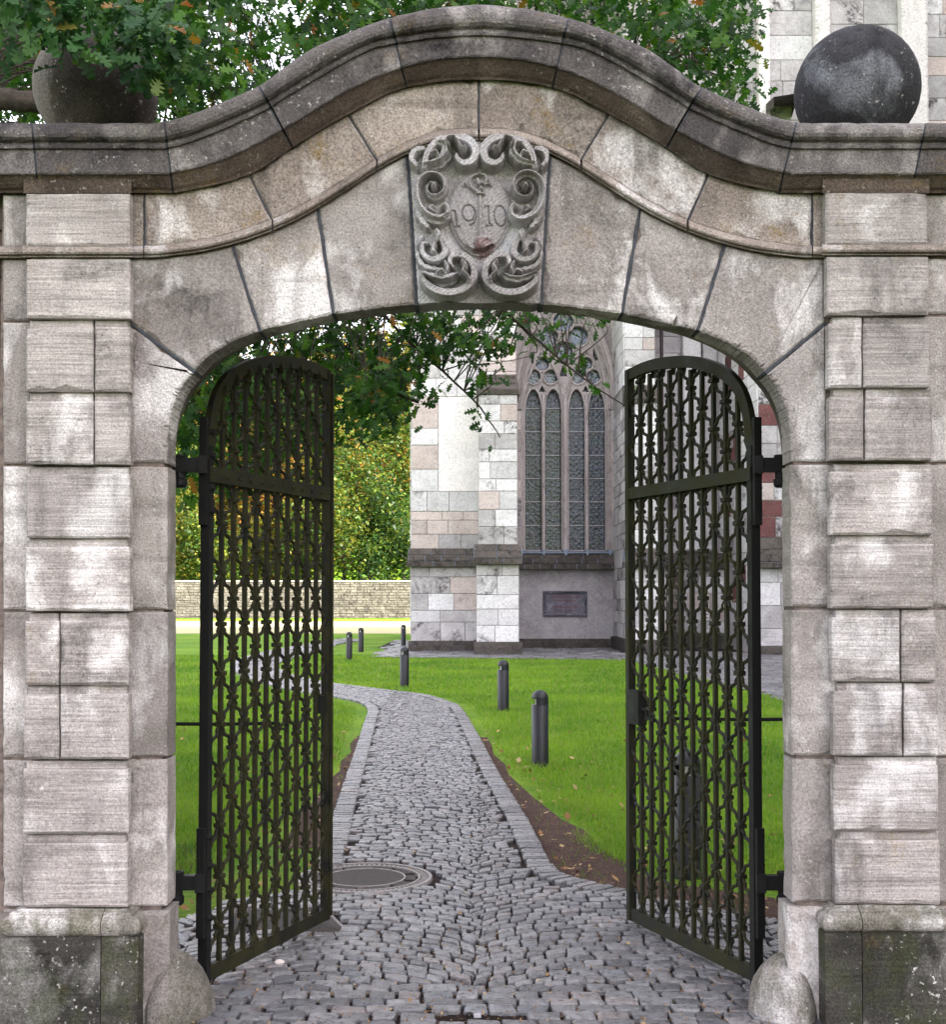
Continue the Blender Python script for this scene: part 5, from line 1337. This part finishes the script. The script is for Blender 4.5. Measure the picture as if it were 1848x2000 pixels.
# bay between buttress two and three
rx0, rx1 = cx1, Xat(1484, 37.0)
fbox('plaster_wall', rx0-0.2, rx1+0.6, YWN-0.3, YWN+1, 0, wall_top, M['c_mortar'])
YR_ = YWN-0.3
face_stones((rx0, YR_), (1, 0), Xat(1335, YR_)-rx0, Zat(1110, YR_), Zat(560, YR_), [M['c_plaster'], G_], [5, 1], (0.5,0.8), (1.2,1.6))
for a, b, m in ((1336, 1372, W_), (1376, 1404, M['c_plaster'])):
    MB().slab([(Xat(a, 41.4), Zat(1075, 41.4)), (Xat(b, 41.4), Zat(1075, 41.4)), (Xat(b, 41.4), 15), (Xat(a, 41.4), 15)], 41.35, 41.8, 0.03, 0, 0).make('pier', m, ch)
face_stones((Xat(1404, YR_), YR_), (1, 0), rx1-Xat(1404, YR_), Zat(1110, YR_), Zat(560, YR_), [G_, W_, K_], [3, 2, 1], (0.4,0.7), (0.6,1.2))
face_stones((rx0, YR_), (1, 0), rx1-rx0, 0.5, Zat(1112, YR_), [G_, W_, K_], [3, 3, 1], (0.34,0.6), (0.6,1.2))
string_course(rx0, rx1, YR_, YR_-0.3, Zat(1080, YR_), Zat(1108, YR_), nseg=0.6); base(rx0, rx1, YR_-0.1, YR_+0.1, 0.5)
door = MB().slab([(Xat(1302, 41.6), 0.05), (Xat(1336, 41.6), 0.05), (Xat(1336, 41.6), Zat(1125, 41.6)), (Xat(1319, 41.6), Zat(1112, 41.6)), (Xat(1302, 41.6), Zat(1125, 41.6))], YR_-0.06, YR_, 0.01, 0, 0).make('blocked_doorway', M['old_wall'], ch)
for k in range(26):
    r_, c_ = divmod(k, 3); zz = 0.2+r_*0.22; xx = Xat(1303, 41.6)+c_*0.19+(0.05 if r_ % 2 else 0)
    if zz+0.2 < Zat(1126, 41.6): MB().slab([(xx+.01, zz+.01), (xx+0.18, zz+.01), (xx+0.18, zz+0.205), (xx+.01, zz+0.205)], YR_-0.085, YR_-0.05, 0.01, 0, 0.003).make('stone', M['rubble'] if k % 3 else K_, door)
MB().tube([(Xat(1294.5, 41.2), 41.2, 0.4), (Xat(1294.5, 41.2), 41.2, 18)], 0.06, 10).make('downpipe', M['pipe'], ch, True)
nb_ = thing('notice', 'small white notice with red bars seen through the right gate leaf', 'notice', P(1377, 1211, 41.5))
n0, n1, m0, m1 = Xat(1369.5, YR_), Xat(1384, YR_), Zat(1211, YR_), Zat(1180, YR_)
MB().box(n0, n1, YR_-0.09, YR_-0.06, m0, m1).make('board', M['white_paper'], nb_)
for k in range(4): MB().box(n0+0.02, n1-0.02, YR_-0.096, YR_-0.091, m0+0.06+k*0.12, m0+0.09+k*0.12).make('stripe', M['red_paint'], nb_)
# buttress three at the right
tx0, tx1 = rx1, 11.6; YT3 = 37.0
fbox('buttress', tx0, tx1, YT3, 44, 0, Zat(560, YT3), M['c_mortar'])
face_stones((tx0, YT3), (1, 0), tx1-tx0-1.0, Zat(1050, YT3), Zat(790, YT3), [W_, G_, K_, M['c_red']], [3, 4, 1, 1.5], (0.4,0.75), (0.5,0.9))
face_stones((tx0, YT3), (1, 0), tx1-tx0-1.0, Zat(790, YT3), Zat(560, YT3), [W_, G_, K_, M['c_red']], [4, 4, 1, 1.0], (0.4,0.75), (0.5,0.9))
face_stones((tx0, YT3), (1, 0), tx1-tx0-1.0, Zat(1262, YT3), Zat(1110, YT3), [G_, W_, K_], [4, 2, 1], (0.4,0.75), (0.6,1.1))
face_stones((tx0, 41.7), (0, -1), 4.7, 0.4, Zat(560, YT3), [W_, G_, M['c_red']], [6, 2, 1], (0.4,0.75), (0.6,1.3))
string_course(tx0-0.14, tx1-1, YT3, YT3-0.33, Zat(1050, YT3), Zat(1107, YT3), nseg=0.8); base(tx0-0.12, tx1-1, YT3-0.12, YT3+0.3, Zat(1262, YT3))
# upper choir wall at the right, above the gateway's shoulder
YU = 40.0
fbox('upper_wall', Xat(1290, YU), 70, YU, 58, 12, 26, M['c_mortar'])
strips = [(1485,1506),(1596,1625),(1765,1816)]; prev = 1380
for a, b in strips+[(2300, 2301)]:
    if a < 2000 or True:
        x0_, x1_ = Xat(prev, YU), Xat(a, YU)
        face_stones((x0_, YU), (1, 0), x1_-x0_, Zat(330, YU), 25.8, [M['c_grey'], W_] if prev < 1700 else [M['c_grey'], K_, W_], [5, 1] if prev < 1700 else [6, 2, 2], (0.60,0.80), (0.8,1.5))
    if a < 2000:
        MB().slab([(Xat(a, YU), 13), (Xat(b, YU), 13), (Xat(b, YU), 26), (Xat(a, YU), 26)], YU-0.45, YU+0.1, 0.05, 0, 0.0).make('wall_shaft', M['c_pale'], ch)
    prev = b
MB().loft([[(Xat(1512, 39), 40, Zat(206, 39)), (Xat(1512, 39), 40, Zat(185, 39)), (Xat(1570, 39), 40, Zat(185, 39)), (Xat(1570, 39), 40, Zat(206, 39))],
           [(Xat(1510, 39), 38.4, Zat(208, 38.4)), (Xat(1510, 39), 38.4, Zat(190, 38.4)), (Xat(1553, 39), 38.4, Zat(183, 38.4)), (Xat(1553, 39), 38.4, Zat(204, 38.4))]]).make('water_spout', M['c_base'], ch)
# roofs
MB().loft([[(xa-0.5, 39.0, 26), (70, 39.0, 26)], [(xa+2, 48.5, 34), (68, 48.5, 34)], [(xa-0.5, 58.5, 26), (70, 58.5, 26)]], cap=True).make('roof', M['roof'], ch)
# keep the 300 largest ashlars as parts, join the rest
stones.sort(key=lambda s: -s[0])
for sz, V, Fc, m in stones[:300]: mesh('ashlar', V, Fc, m, ch)
rest = MB(); mi = []; ml = []
for sz, V, Fc, m in stones[300:]:
    if m not in ml: ml.append(m)
    rest.add(V, Fc); mi += [ml.index(m)]*len(Fc)
mesh('small_ashlars', rest.V, rest.F, None, ch, kind='stuff', mats=ml, mi=mi)

# ------------------------------------------------------------------ unseen wing added outside the frame at the right (casts the shade on the gate and the lawn)
ab = thing('unseen_shade_wing', 'unseen pale wing with tiled roof, added right of the lawn to cast shade', 'shade blocker', (32, 10, 0))
MB().box(26, 38, -22, 41, 0, 30).make('wall', M['c_plaster'], ab)
MB().loft([[(25.4, -22.5, 30), (32, -22.5, 38), (38.6, -22.5, 30), (25.4, -22.5, 30)], [(25.4, 41.5, 30), (32, 41.5, 38), (38.6, 41.5, 30), (25.4, 41.5, 30)]]).make('roof', M['roof'], ab)
for z in (2, 7, 12, 17, 22):
    for k in range(12):
        y = -19+k*5; q = MB().box(25.95, 26.02, y, y+1.2, z, z+2.2).make('window', M['c_pale'], ab); MB().box(25.93, 25.96, y+0.1, y+1.1, z+0.1, z+2.1).make('pane', M['pane'], q)

# ------------------------------------------------------------------ garden wall beyond the lawn
gwl = thing('garden_wall', 'low rubble stone garden wall with flat coping in front of the trees', 'wall', (-14, 104, 0))
YGW = 104.0; zt = Zat(1134, YGW)
MB().box(-45, 3, YGW, YGW+0.5, 0, zt-0.1).make('core', M['rubble_mortar'], gwl)
q = MB(); z = 0.0
while z < zt-0.12:
    h = 0.13+RNG.random()*0.12; x = -28.0
    while x < -3:
        wd = 0.22+RNG.random()*0.45; pr = 0.03+RNG.random()*0.06
        a, b, c_, d = x+0.012, x+wd-0.012, z+0.01, min(z+h-0.012, zt-0.11)
        q.add([(a+.03, YGW-pr, c_+.02), (b-.03, YGW-pr, c_+.02), (b-.03, YGW-pr, d-.02), (a+.03, YGW-pr, d-.02), (a, YGW, c_), (b, YGW, c_), (b, YGW, d), (a, YGW, d)], [(0,1,2,3),(0,4,5,1),(1,5,6,2),(2,6,7,3),(3,7,4,0)]); x += wd
    z += h
q.make('rubble_stones', M['rubble'], gwl, kind='stuff')
x = -45
while x < 3:
    wd = 0.6+RNG.random()*0.5; MB().box(x, x+wd-0.02, YGW-0.1, YGW+0.6, zt-0.1, zt+0.03*RNG.random()).make('coping_stone', M['c_pink'], gwl); x += wd
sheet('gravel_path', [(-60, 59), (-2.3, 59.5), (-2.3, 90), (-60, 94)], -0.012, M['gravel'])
# old boundary wall joining the gateway at the left edge
q = thing('boundary_wall', 'dark old brick wall butting against the left edge of the gateway', 'wall', (-6, 5.3, 0))
xo = XZ(3, 1168, 5.06)[0]
MB().box(-12, xo, 5.09, 5.5, -0.05, 3.25).make('wall_body', M['old_wall'], q)
z = 0.0
while z < 3.2:
    MB().slab([(xo-0.35, z+0.004), (xo-0.004, z+0.004), (xo-0.004, z+0.088), (xo-0.35, z+0.088)], 5.065, 5.1, 0.006, 0, 0.002).make('brick', M['old_wall'], q); z += 0.095

# ------------------------------------------------------------------ hill and woodland beyond
def hill_z(x, y):
    r = np.clip((y-112)/95, 0, 1); r = r*r*(3-2*r)
    base_ = 33+9*np.sin(x*0.021+1.1)+5*np.sin(x*0.05)-0.05*np.abs(x+20)
    return r*base_+np.clip((y-106)/8, 0, 1)*1.4
nx, ny = 60, 24; xs = np.linspace(-260, 200, nx); yy_ = np.linspace(105, 330, ny); XX, YY = np.meshgrid(xs, yy_)
ZZ = hill_z(XX, YY)-0.05; idx = np.arange(nx*ny).reshape(ny, nx)
npmesh('hill', np.stack([XX, YY, ZZ], -1).reshape(-1, 3), np.stack([idx[:-1,:-1], idx[:-1,1:], idx[1:,1:], idx[1:,:-1]], -1).reshape(-1, 4), M['turf'], None, True, 'structure')

def leafcloud(C, size, up=0.5, asp=0.62, jitter=0.35):
    """rhombic leaves at the points C, random attitude"""
    n = len(C); d = RNG.normal(size=(n, 3)); d[:, 2] *= 0.6; d /= np.linalg.norm(d, axis=1, keepdims=True)
    nn = RNG.normal(size=(n, 3)); nn[:, 2] += up*2; s = np.cross(d, nn); s /= np.linalg.norm(s, axis=1, keepdims=True)+1e-9
    sz = size*(1+RNG.normal(0, jitter, n).clip(-0.6, 1.2)); d *= sz[:, None]*0.5; s *= sz[:, None]*0.5*asp
    V = np.stack([C-d, C+s, C+d, C-s], 1).reshape(-1, 3); return V, np.arange(4*n).reshape(n, 4)
def crown_pts(c, rx, ry, rz, n, lumps=14, lr=0.42):
    """points gathered in clumps over a crown"""
    g = RNG.normal(size=(lumps, 3)); g /= np.linalg.norm(g, axis=1, keepdims=True); g *= (RNG.random(lumps)**0.4)[:, None]*0.72
    k = RNG.integers(0, lumps, n); r = RNG.normal(size=(n, 3)); r /= np.linalg.norm(r, axis=1, keepdims=True); r *= (RNG.random(n)**0.45)[:, None]*lr*(0.7+0.6*RNG.random(lumps)[k])[:, None]
    p = g[k]+r; return np.array(c)+p*np.array([rx, ry, rz])
def tree(name, x, y, h, rx, mats, label, cat, n, size, trunk=0.25, lo=0.3, group=None, grow=1.0, z0=None, lr=0.42):
    z = float(hill_z(np.array(x), np.array(y))) if z0 is None else z0
    t = thing(name, label, cat, (x, y, z), group)
    zc = z+h*(lo+(1-lo)/2); q = MB(); th = h*0.75
    q.tube([(x, y, z-0.3), (x+0.02*h, y, z+th*0.4), (x-0.01*h, y, z+th*0.8), (x, y, z+th)], [trunk*1.2, trunk*0.9, trunk*0.5, trunk*0.15], 8)
    for k in range(7):
        a = k*2.4+RNG.random(); z1 = z+h*(lo+0.08*k*0.9); L = rx*(0.85-0.05*k)
        q.tube([(x, y, z1), (x+L*0.5*math.cos(a), y+L*0.5*math.sin(a), z1+h*0.09), (x+L*math.cos(a), y+L*math.sin(a), z1+h*0.16)], [trunk*0.45, trunk*0.28, trunk*0.08], 5)
    q.make('trunk', M['bark'], t)
    C = crown_pts((x, y, zc), rx, rx*0.9, h*(1-lo)/2*1.15, n, 18, lr)
    V, Fq = leafcloud(C, size); mi = RNG.choice(len(mats), len(Fq), p=[0.72]+[0.28/(len(mats)-1)]*(len(mats)-1)) if len(mats) > 1 else None
    npmesh('crown', V, Fq, None, t, mats=mats, mi=mi)
G1, G2, G3, G4 = M['w_green'], M['w_dark'], M['w_yellow'], M['w_orange']
# shrubs and small trees straight behind the wall (px, Y, height, radius, kind)
BT = [(352,112,12,4.0,'y','tall yellow green leafy bush at the far left behind the garden wall'),
      (395,110,10,3.4,'g','rounded green bush left of the first lattice bars behind the garden wall'),
      (440,122,15,4.2,'o','bronze leaved tree seen through the left gate leaf'),
      (495,114,8,3.2,'y','low yellowish shrub seen through the middle of the left gate leaf'),
      (530,118,17,4.4,'o','tall russet and green tree seen through the left gate leaf'),
      (590,112,9,3.5,'g','mid green shrub behind the garden wall seen through the left gate leaf'),
      (622,124,19,4.6,'y','tall golden tree behind the free edge of the left gate leaf'),
      (668,110,11.5,2.9,'yg','bright lime green bush right of the left gate leaf'),
      (700,114,17,3.8,'m','olive autumn tree with thin branches between lime bush and church'),
      (722,109,6.5,2.6,'d','dark low evergreen shrub behind the garden wall'),
      (755,112,12,3.4,'d','dark green bush close to the church corner behind the garden wall'),
      (785,118,19,4.0,'m','tall mixed green and gold tree against the church corner'),
      (815,110,9,3.0,'d','dark shrub partly hidden by the church corner')]
KM = {'y': [G3, G1, G1], 'g': [G1, G2, G3], 'o': [G4, G3, G1], 'yg': [G1, G3], 'd': [G2, G1], 'm': [G1, G3, G4, G2]}
for px, Y, h, rx, k, lab in BT:
    tree('broadleaf_tree' if h > 12 else 'leafy_bush', Xat(px, Y), Y, h, rx, KM[k], lab, 'tree' if h > 12 else 'bush', int(5200*(rx/3.5)**2*(h/12)), 0.30, 0.20, 0.08, lr=0.5)
# the wooded slope behind them
n = 80000; X_ = RNG.uniform(-80, 16, n); Y_ = 126+RNG.random(n)**0.8*85
lx = RNG.random(n); zc = hill_z(X_, Y_)+RNG.random(n)**1.4*(7+4*np.sin(X_*0.7)*np.cos(Y_*0.45))
C = np.stack([X_, Y_, zc], -1); V, Fq = leafcloud(C, 0.75); tone = np.sin(X_*0.45+2)*np.cos(Y_*0.2)+RNG.normal(0, 0.4, n); mi = np.where(tone > 0.55, 3, np.where(tone > -0.35, 2, np.where(tone > -0.9, 0, 1)))
npmesh('hillside_wood', V, Fq, None, None, kind='stuff', mats=[G1, G2, G3, G4], mi=mi)
tag(COL.objects['hillside_wood'], 'golden autumn woodland covering the slope beyond the garden wall', 'woodland')

# ------------------------------------------------------------------ the oak beside the gateway
oak = thing('oak_tree', 'large oak with lobed green leaves hanging over and behind the gateway', 'tree', (-4.6, 8.6, 0))
half = [(0.0,0.0),(0.06,0.015),(0.14,0.05),(0.20,0.17),(0.27,0.15),(0.31,0.065),(0.38,0.10),(0.43,0.27),(0.51,0.26),(0.55,0.10),(0.61,0.12),(0.68,0.30),(0.75,0.27),(0.77,0.13),(0.84,0.16),(0.90,0.19),(0.95,0.12),(1.0,0.0)]
LV = []; LF = []
for x, y in half: LV += [(x, 0, -0.02*math.sin(x*3)), (x, y, 0.32*y-0.10*x*x), (x, -y, 0.32*y-0.10*x*x)]
for i in range(len(half)-1):
    a = i*3; b = a+3
    LF += [(a, b, b+1, a+1), (a, a+2, b+2, b)]
LV = np.array(LV, float); LV[:, 2] -= 0.06*LV[:, 0]**2; LF = np.array(LF)
def limb(pts, r0, r1, name='limb', n=8):
    q = spl(pts, 6); L = len(q); rad = [r0+(r1-r0)*i/(L-1) for i in range(L)]
    q = q+RNG.normal(0, min(r1*0.4, 0.004)+0.001, q.shape); MB().tube([tuple(p) for p in q], rad, n).make(name, M['bark'], oak, True); return q
nodes = []
def addn(q): nodes.extend([np.array(p) for p in q])
limb([(-4.6,8.6,-0.2),(-4.65,8.6,1.2),(-4.5,8.6,2.6),(-4.4,8.7,4.2),(-4.5,8.8,6.5),(-4.4,8.9,9.0)], 0.42, 0.18, 'trunk', 14)
L1 = limb([(-4.5,8.6,3.0),(-3.6,8.2,3.7),(-2.5,8.0,3.95),(-1.2,7.9,4.1),(0.3,8.1,4.15),(1.4,8.3,3.95)], 0.13, 0.02); addn(L1)
L2 = limb([(-4.4,8.7,3.6),(-3.2,8.6,4.3),(-1.6,8.6,4.9),(0.2,8.5,5.3),(1.5,8.6,5.3)], 0.16, 0.018); addn(L2)
L3 = limb([(-4.5,8.5,2.6),(-3.5,7.6,3.3),(-2.8,6.6,3.8),(-2.3,5.8,4.15),(-1.9,5.1,4.3)], 0.10, 0.018); addn(L3)
L4 = limb([(-4.5,8.6,2.4),(-3.4,8.9,3.0),(-2.4,9.0,3.35),(-1.2,9.2,3.3),(-0.4,9.3,3.1)], 0.09, 0.012); addn(L4)
L5 = limb([(-4.5,8.7,5.0),(-3.0,9.5,6.0),(-1.0,10.0,6.8),(1.8,10.0,7.2)], 0.15, 0.03); addn(L5)
L6 = limb([(-4.6,8.6,3.4),(-4.4,7.4,4.1),(-3.9,6.4,4.6),(-3.2,5.6,4.8)], 0.10, 0.02); addn(L6)
L7 = limb([(-0.6,7.95,4.1),(0.2,8.5,3.6),(0.75,9.0,3.25),(1.15,9.3,3.05)], 0.012, 0.004); addn(L7)
L8 = limb([(-1.2,7.9,4.1),(-0.5,8.8,3.5),(0.0,9.2,3.1),(0.2,9.4,2.85)], 0.014, 0.004); addn(L8)
limb([P(-40,196,5.9), P(20,196,5.9), P(80,199,5.95), P(130,190,6.3)], 0.055, 0.045)
nodes = np.array(nodes)
def inpoly(poly, n, Y0, Y1, fal=None):
    poly = np.array(poly, float); out = []
    while len(out) < n:
        x, y = RNG.uniform(poly[:,0].min(), poly[:,0].max()), RNG.uniform(poly[:,1].min(), poly[:,1].max())
        if inside([tuple(p) for p in poly], np.array([x]), np.array([y]))[0]: out.append(P(x, y, RNG.uniform(Y0, Y1)))
    return out
leaves = []   # (pos, length, dir, normal, near?)
twigs = MB()
def cluster(c, nl, ln, spread, near=False, twig=True, droop=0.25):
    c = np.array(c)
    if twig:
        d = np.linalg.norm(nodes-c, axis=1); b = nodes[int(np.argmin(d))]
        if np.linalg.norm(b-c) < (0.5 if near else 1.1):
            m = (b+c)/2+RNG.normal(0, 0.08, 3)+np.array([0, 0, 0.06]); q = spl([b, m, c], 4)
            twigs.tube([tuple(p) for p in q], [0.006*(1-0.75*i/(len(q)-1)) for i in range(len(q))], 5, False)
    ax = RNG.normal(size=3); ax[2] = ax[2]*0.4-0.2; ax /= np.linalg.norm(ax)
    for k in range(nl):
        d = ax*0.8+RNG.normal(0, 0.62, 3); d[2] -= droop; d /= np.linalg.norm(d)
        nrm = RNG.normal(0, 0.55, 3)+np.array([0.1, -0.55, 0.75]); leaves.append((c+RNG.normal(0, spread, 3)*np.array([1, 1, 0.8]), ln*(0.75+0.5*RNG.random()), d, nrm, near))
def region(poly, n, Y0, Y1, nl=7, ln=0.105, spread=0.075, near=False):
    for c in inpoly(poly, n, Y0, Y1): cluster(c, nl, ln, spread, near)
# in front of the left ball
region([(-30,-40),(330,-40),(360,60),(330,110),(285,170),(262,135),(215,100),(170,60),(120,70),(60,40),(20,60),(-30,90)], 46, 4.60, 4.95, 7, 0.098, 0.055, True)
region([(255,60),(420,60),(430,120),(380,165),(330,190),(295,195),(270,150)], 16, 4.75, 5.1, 5, 0.085, 0.05, True)
# behind the wall at the upper left
region([(-60,-80),(470,-80),(470,20),(520,110),(500,170),(330,235),(300,240),(240,160),(60,120),(50,240),(-60,250)], 330, 6.2, 9.0, 8, 0.105, 0.12)
region([(470,-80),(620,-80),(640,80),(540,140),(520,100),(470,30)], 20, 7.0, 9.5, 6, 0.10, 0.1)
region([(600,-60),(940,-60),(940,30),(760,50),(560,140),(560,100),(600,60)], 130, 7.0, 9.2, 8, 0.105, 0.10)
region([(900,-60),(1450,-60),(1485,20),(1440,60),(1485,120),(1440,140),(1480,215),(1400,195),(1250,90),(1100,40),(900,20)], 165, 7.0, 9.4, 8, 0.105, 0.09)
# seen through the arch
region([(340,560),(660,560),(720,640),(780,680),(820,780),(740,850),(640,820),(560,900),(440,960),(345,990)], 330, 7.8, 10.6, 8, 0.105, 0.10)
region([(345,640),(470,600),(520,760),(430,960),(345,940)], 75, 7.6, 9.6, 8, 0.105, 0.10)
region([(640,560),(1010,560),(1000,650),(960,740),(900,700),(820,730),(760,680),(650,650)], 62, 8.2, 9.6, 7, 0.10, 0.085)
region([(820,600),(1000,600),(985,700),(935,765),(905,690),(840,700)], 22, 8.4, 9.4, 7, 0.10, 0.07)
region([(1000,600),(1080,600),(1150,650),(1155,735),(1080,740),(1040,690),(1020,650)], 11, 8.8, 9.4, 6, 0.095, 0.06)
region([(1080,600),(1185,600),(1175,645),(1130,640)], 5, 8.9, 9.4, 5, 0.085, 0.05)
for q_ in (L7, L8):
    for p in q_[4::3]: cluster(p+RNG.normal(0, 0.05, 3), 4, 0.10, 0.06, False, False)
region([(560,640),(700,640),(800,740),(790,830),(720,850),(640,830),(560,860)], 60, 9.0, 10.6, 8, 0.105, 0.10)
region([(-60,-80),(520,-80),(500,60),(520,150),(330,240),(-60,250)], 160, 9.5, 12.0, 9, 0.12, 0.15)
# the rest of the crown, above and beside the picture
for k in range(520):
    a = RNG.uniform(0, 6.283); rr = RNG.random()**0.5*5.8; x, y = -2.2+rr*math.cos(a)*1.05, 9.6+rr*math.sin(a)*0.8; z = RNG.uniform(5.6, 10.5)-0.05*rr*rr
    if CX+F*x/y > 1440: continue
    cluster((x, y, z), 7, 0.13, 0.2, twig=False)
twigs.make('twigs', M['bark'], oak, kind='stuff')
def leafverts(p, ln, d, nrm):
    s = np.cross(nrm, d); s /= np.linalg.norm(s)+1e-9; u = np.cross(d, s); return p+(LV[:, :1]*d+LV[:, 1:2]*s*0.95+LV[:, 2:]*u)*ln
near = sorted([l for l in leaves if l[4]], key=lambda l: l[0][1])
far = [l for l in leaves if not l[4]]+near[300:]
lm = bpy.data.meshes.new('leaf'); lm.from_pydata(LV.tolist(), [], LF.tolist()); lm.materials.append(M['oak_near']); lm.polygons.foreach_set('use_smooth', [True]*len(lm.polygons)); lm.update()
for p, ln, d, nrm, _ in near[:300]:
    o = link('leaf', lm, oak); s = np.cross(nrm, d); s /= np.linalg.norm(s)+1e-9; u = np.cross(d, s)
    Mx = Matrix(((d[0]*ln, s[0]*ln, u[0]*ln, p[0]), (d[1]*ln, s[1]*ln, u[1]*ln, p[1]), (d[2]*ln, s[2]*ln, u[2]*ln, p[2]), (0, 0, 0, 1)))
    o.matrix_basis = Mx
V = np.concatenate([leafverts(*l[:4]) for l in far]); nl = len(LV); Fq = (LF[None]+(np.arange(len(far))*nl)[:, None, None]).reshape(-1, 4)
npmesh('foliage', V, Fq, M['oak'], oak, True, kind='stuff')

# ------------------------------------------------------------------ grass blades
def blades(n, xf, Y0, Y1, hgt, wid, power=1.0):
    Y = Y0+(Y1-Y0)*RNG.random(n)**power; X = RNG.uniform(-1, 1, n)*0.40*Y
    d = np.minimum(dist_line([tuple(p) for p in pathR], X, Y), dist_line([tuple(p) for p in pathL], X, Y))
    ok = ~inside(path_poly, X, Y) & ~inside(church_pave, X, Y) & ~((Y < 5.8)) & (Y < 36.9)
    nz = 0.5+0.5*np.sin(X*3.1+Y*1.7)*np.cos(Y*2.3-X*0.9)
    near_ = np.clip((d-0.05-(0.30*np.exp(-((Y-7.6)/2.2)**2)+0.06)*(0.5+nz))/0.22, 0.02, 1); ok &= RNG.random(n) < near_
    ok &= ~((X < -1.15) & (Y < 7.4) & (RNG.random(n) > 0.05))
    X, Y = X[ok], Y[ok]; n = len(X); h = hgt*(0.5+RNG.random(n)); a = RNG.uniform(0, 6.283, n); w_ = wid*(0.7+0.6*RNG.random(n))
    lx, ly = RNG.normal(0, 0.45, n)*h, RNG.normal(0, 0.45, n)*h; dx, dy = np.cos(a)*w_, np.sin(a)*w_; z = np.full(n, -0.02)
    V = np.stack([np.stack([X-dx, Y-dy, z], -1), np.stack([X+dx, Y+dy, z], -1), np.stack([X+lx+dx*0.2, Y+ly+dy*0.2, z+h], -1)], 1).reshape(-1, 3)
    return V
V = np.concatenate([blades(150000, 0, 5.6, 12, 0.045, 0.0032, 0.9), blades(150000, 0, 12, 22, 0.05, 0.006), blades(110000, 0, 22, 37, 0.055, 0.010)])
o = npmesh('grass', V, np.arange(len(V)).reshape(-1, 3), M['blade'], None, kind='stuff'); tag(o, 'short bright green lawn grass on both sides of the cobbled path', 'grass')

# ------------------------------------------------------------------ fallen leaves and crumbs
def litter(n, Y0, Y1, size, cond, zz):
    Y = Y0+(Y1-Y0)*RNG.random(n); X = RNG.uniform(-1, 1, n)*0.38*Y; d = np.minimum(dist_line([tuple(p) for p in pathR], X, Y), dist_line([tuple(p) for p in pathL], X, Y))
    ins = inside(path_poly, X, Y) | (Y < 5.0); ok = (cond(X, Y, d, ins)) & ~((np.abs(X) > 1.15) & (Y < 5.7) & (Y > 4.9)); X, Y = X[ok], Y[ok]; n = len(X)
    C = np.stack([X, Y, zz+0.012*RNG.random(n)], -1); V, Fq = leafcloud(C, size, up=3.0, asp=0.7); return V, Fq
parts_ = [litter(9000, 4.8, 16, 0.028, lambda X, Y, d, i: ~i & (RNG.random(len(X)) < np.exp(-d/0.25)*0.8+0.03), 0.004),
          litter(5000, 6, 16, 0.045, lambda X, Y, d, i: ~i & (RNG.random(len(X)) < np.exp(-d/0.4)*0.25+0.035), 0.02),
          litter(26000, 4.6, 9, 0.010, lambda X, Y, d, i: i & (RNG.random(len(X)) < 0.7*np.exp(-(9-9*(Y < 6.4))/4)), 0.001),
          litter(1500, 4.6, 10, 0.022, lambda X, Y, d, i: i & (RNG.random(len(X)) < 0.25), 0.012)]
Vs = []; Fs = []; n = 0
for V, Fq in parts_: Vs.append(V); Fs.append(Fq+n); n += len(V)
o = npmesh('fallen_leaves', np.concatenate(Vs), np.concatenate(Fs), M['litter'], None, kind='stuff'); tag(o, 'brown fallen leaves and crumbs scattered along the path edges', 'leaf litter')
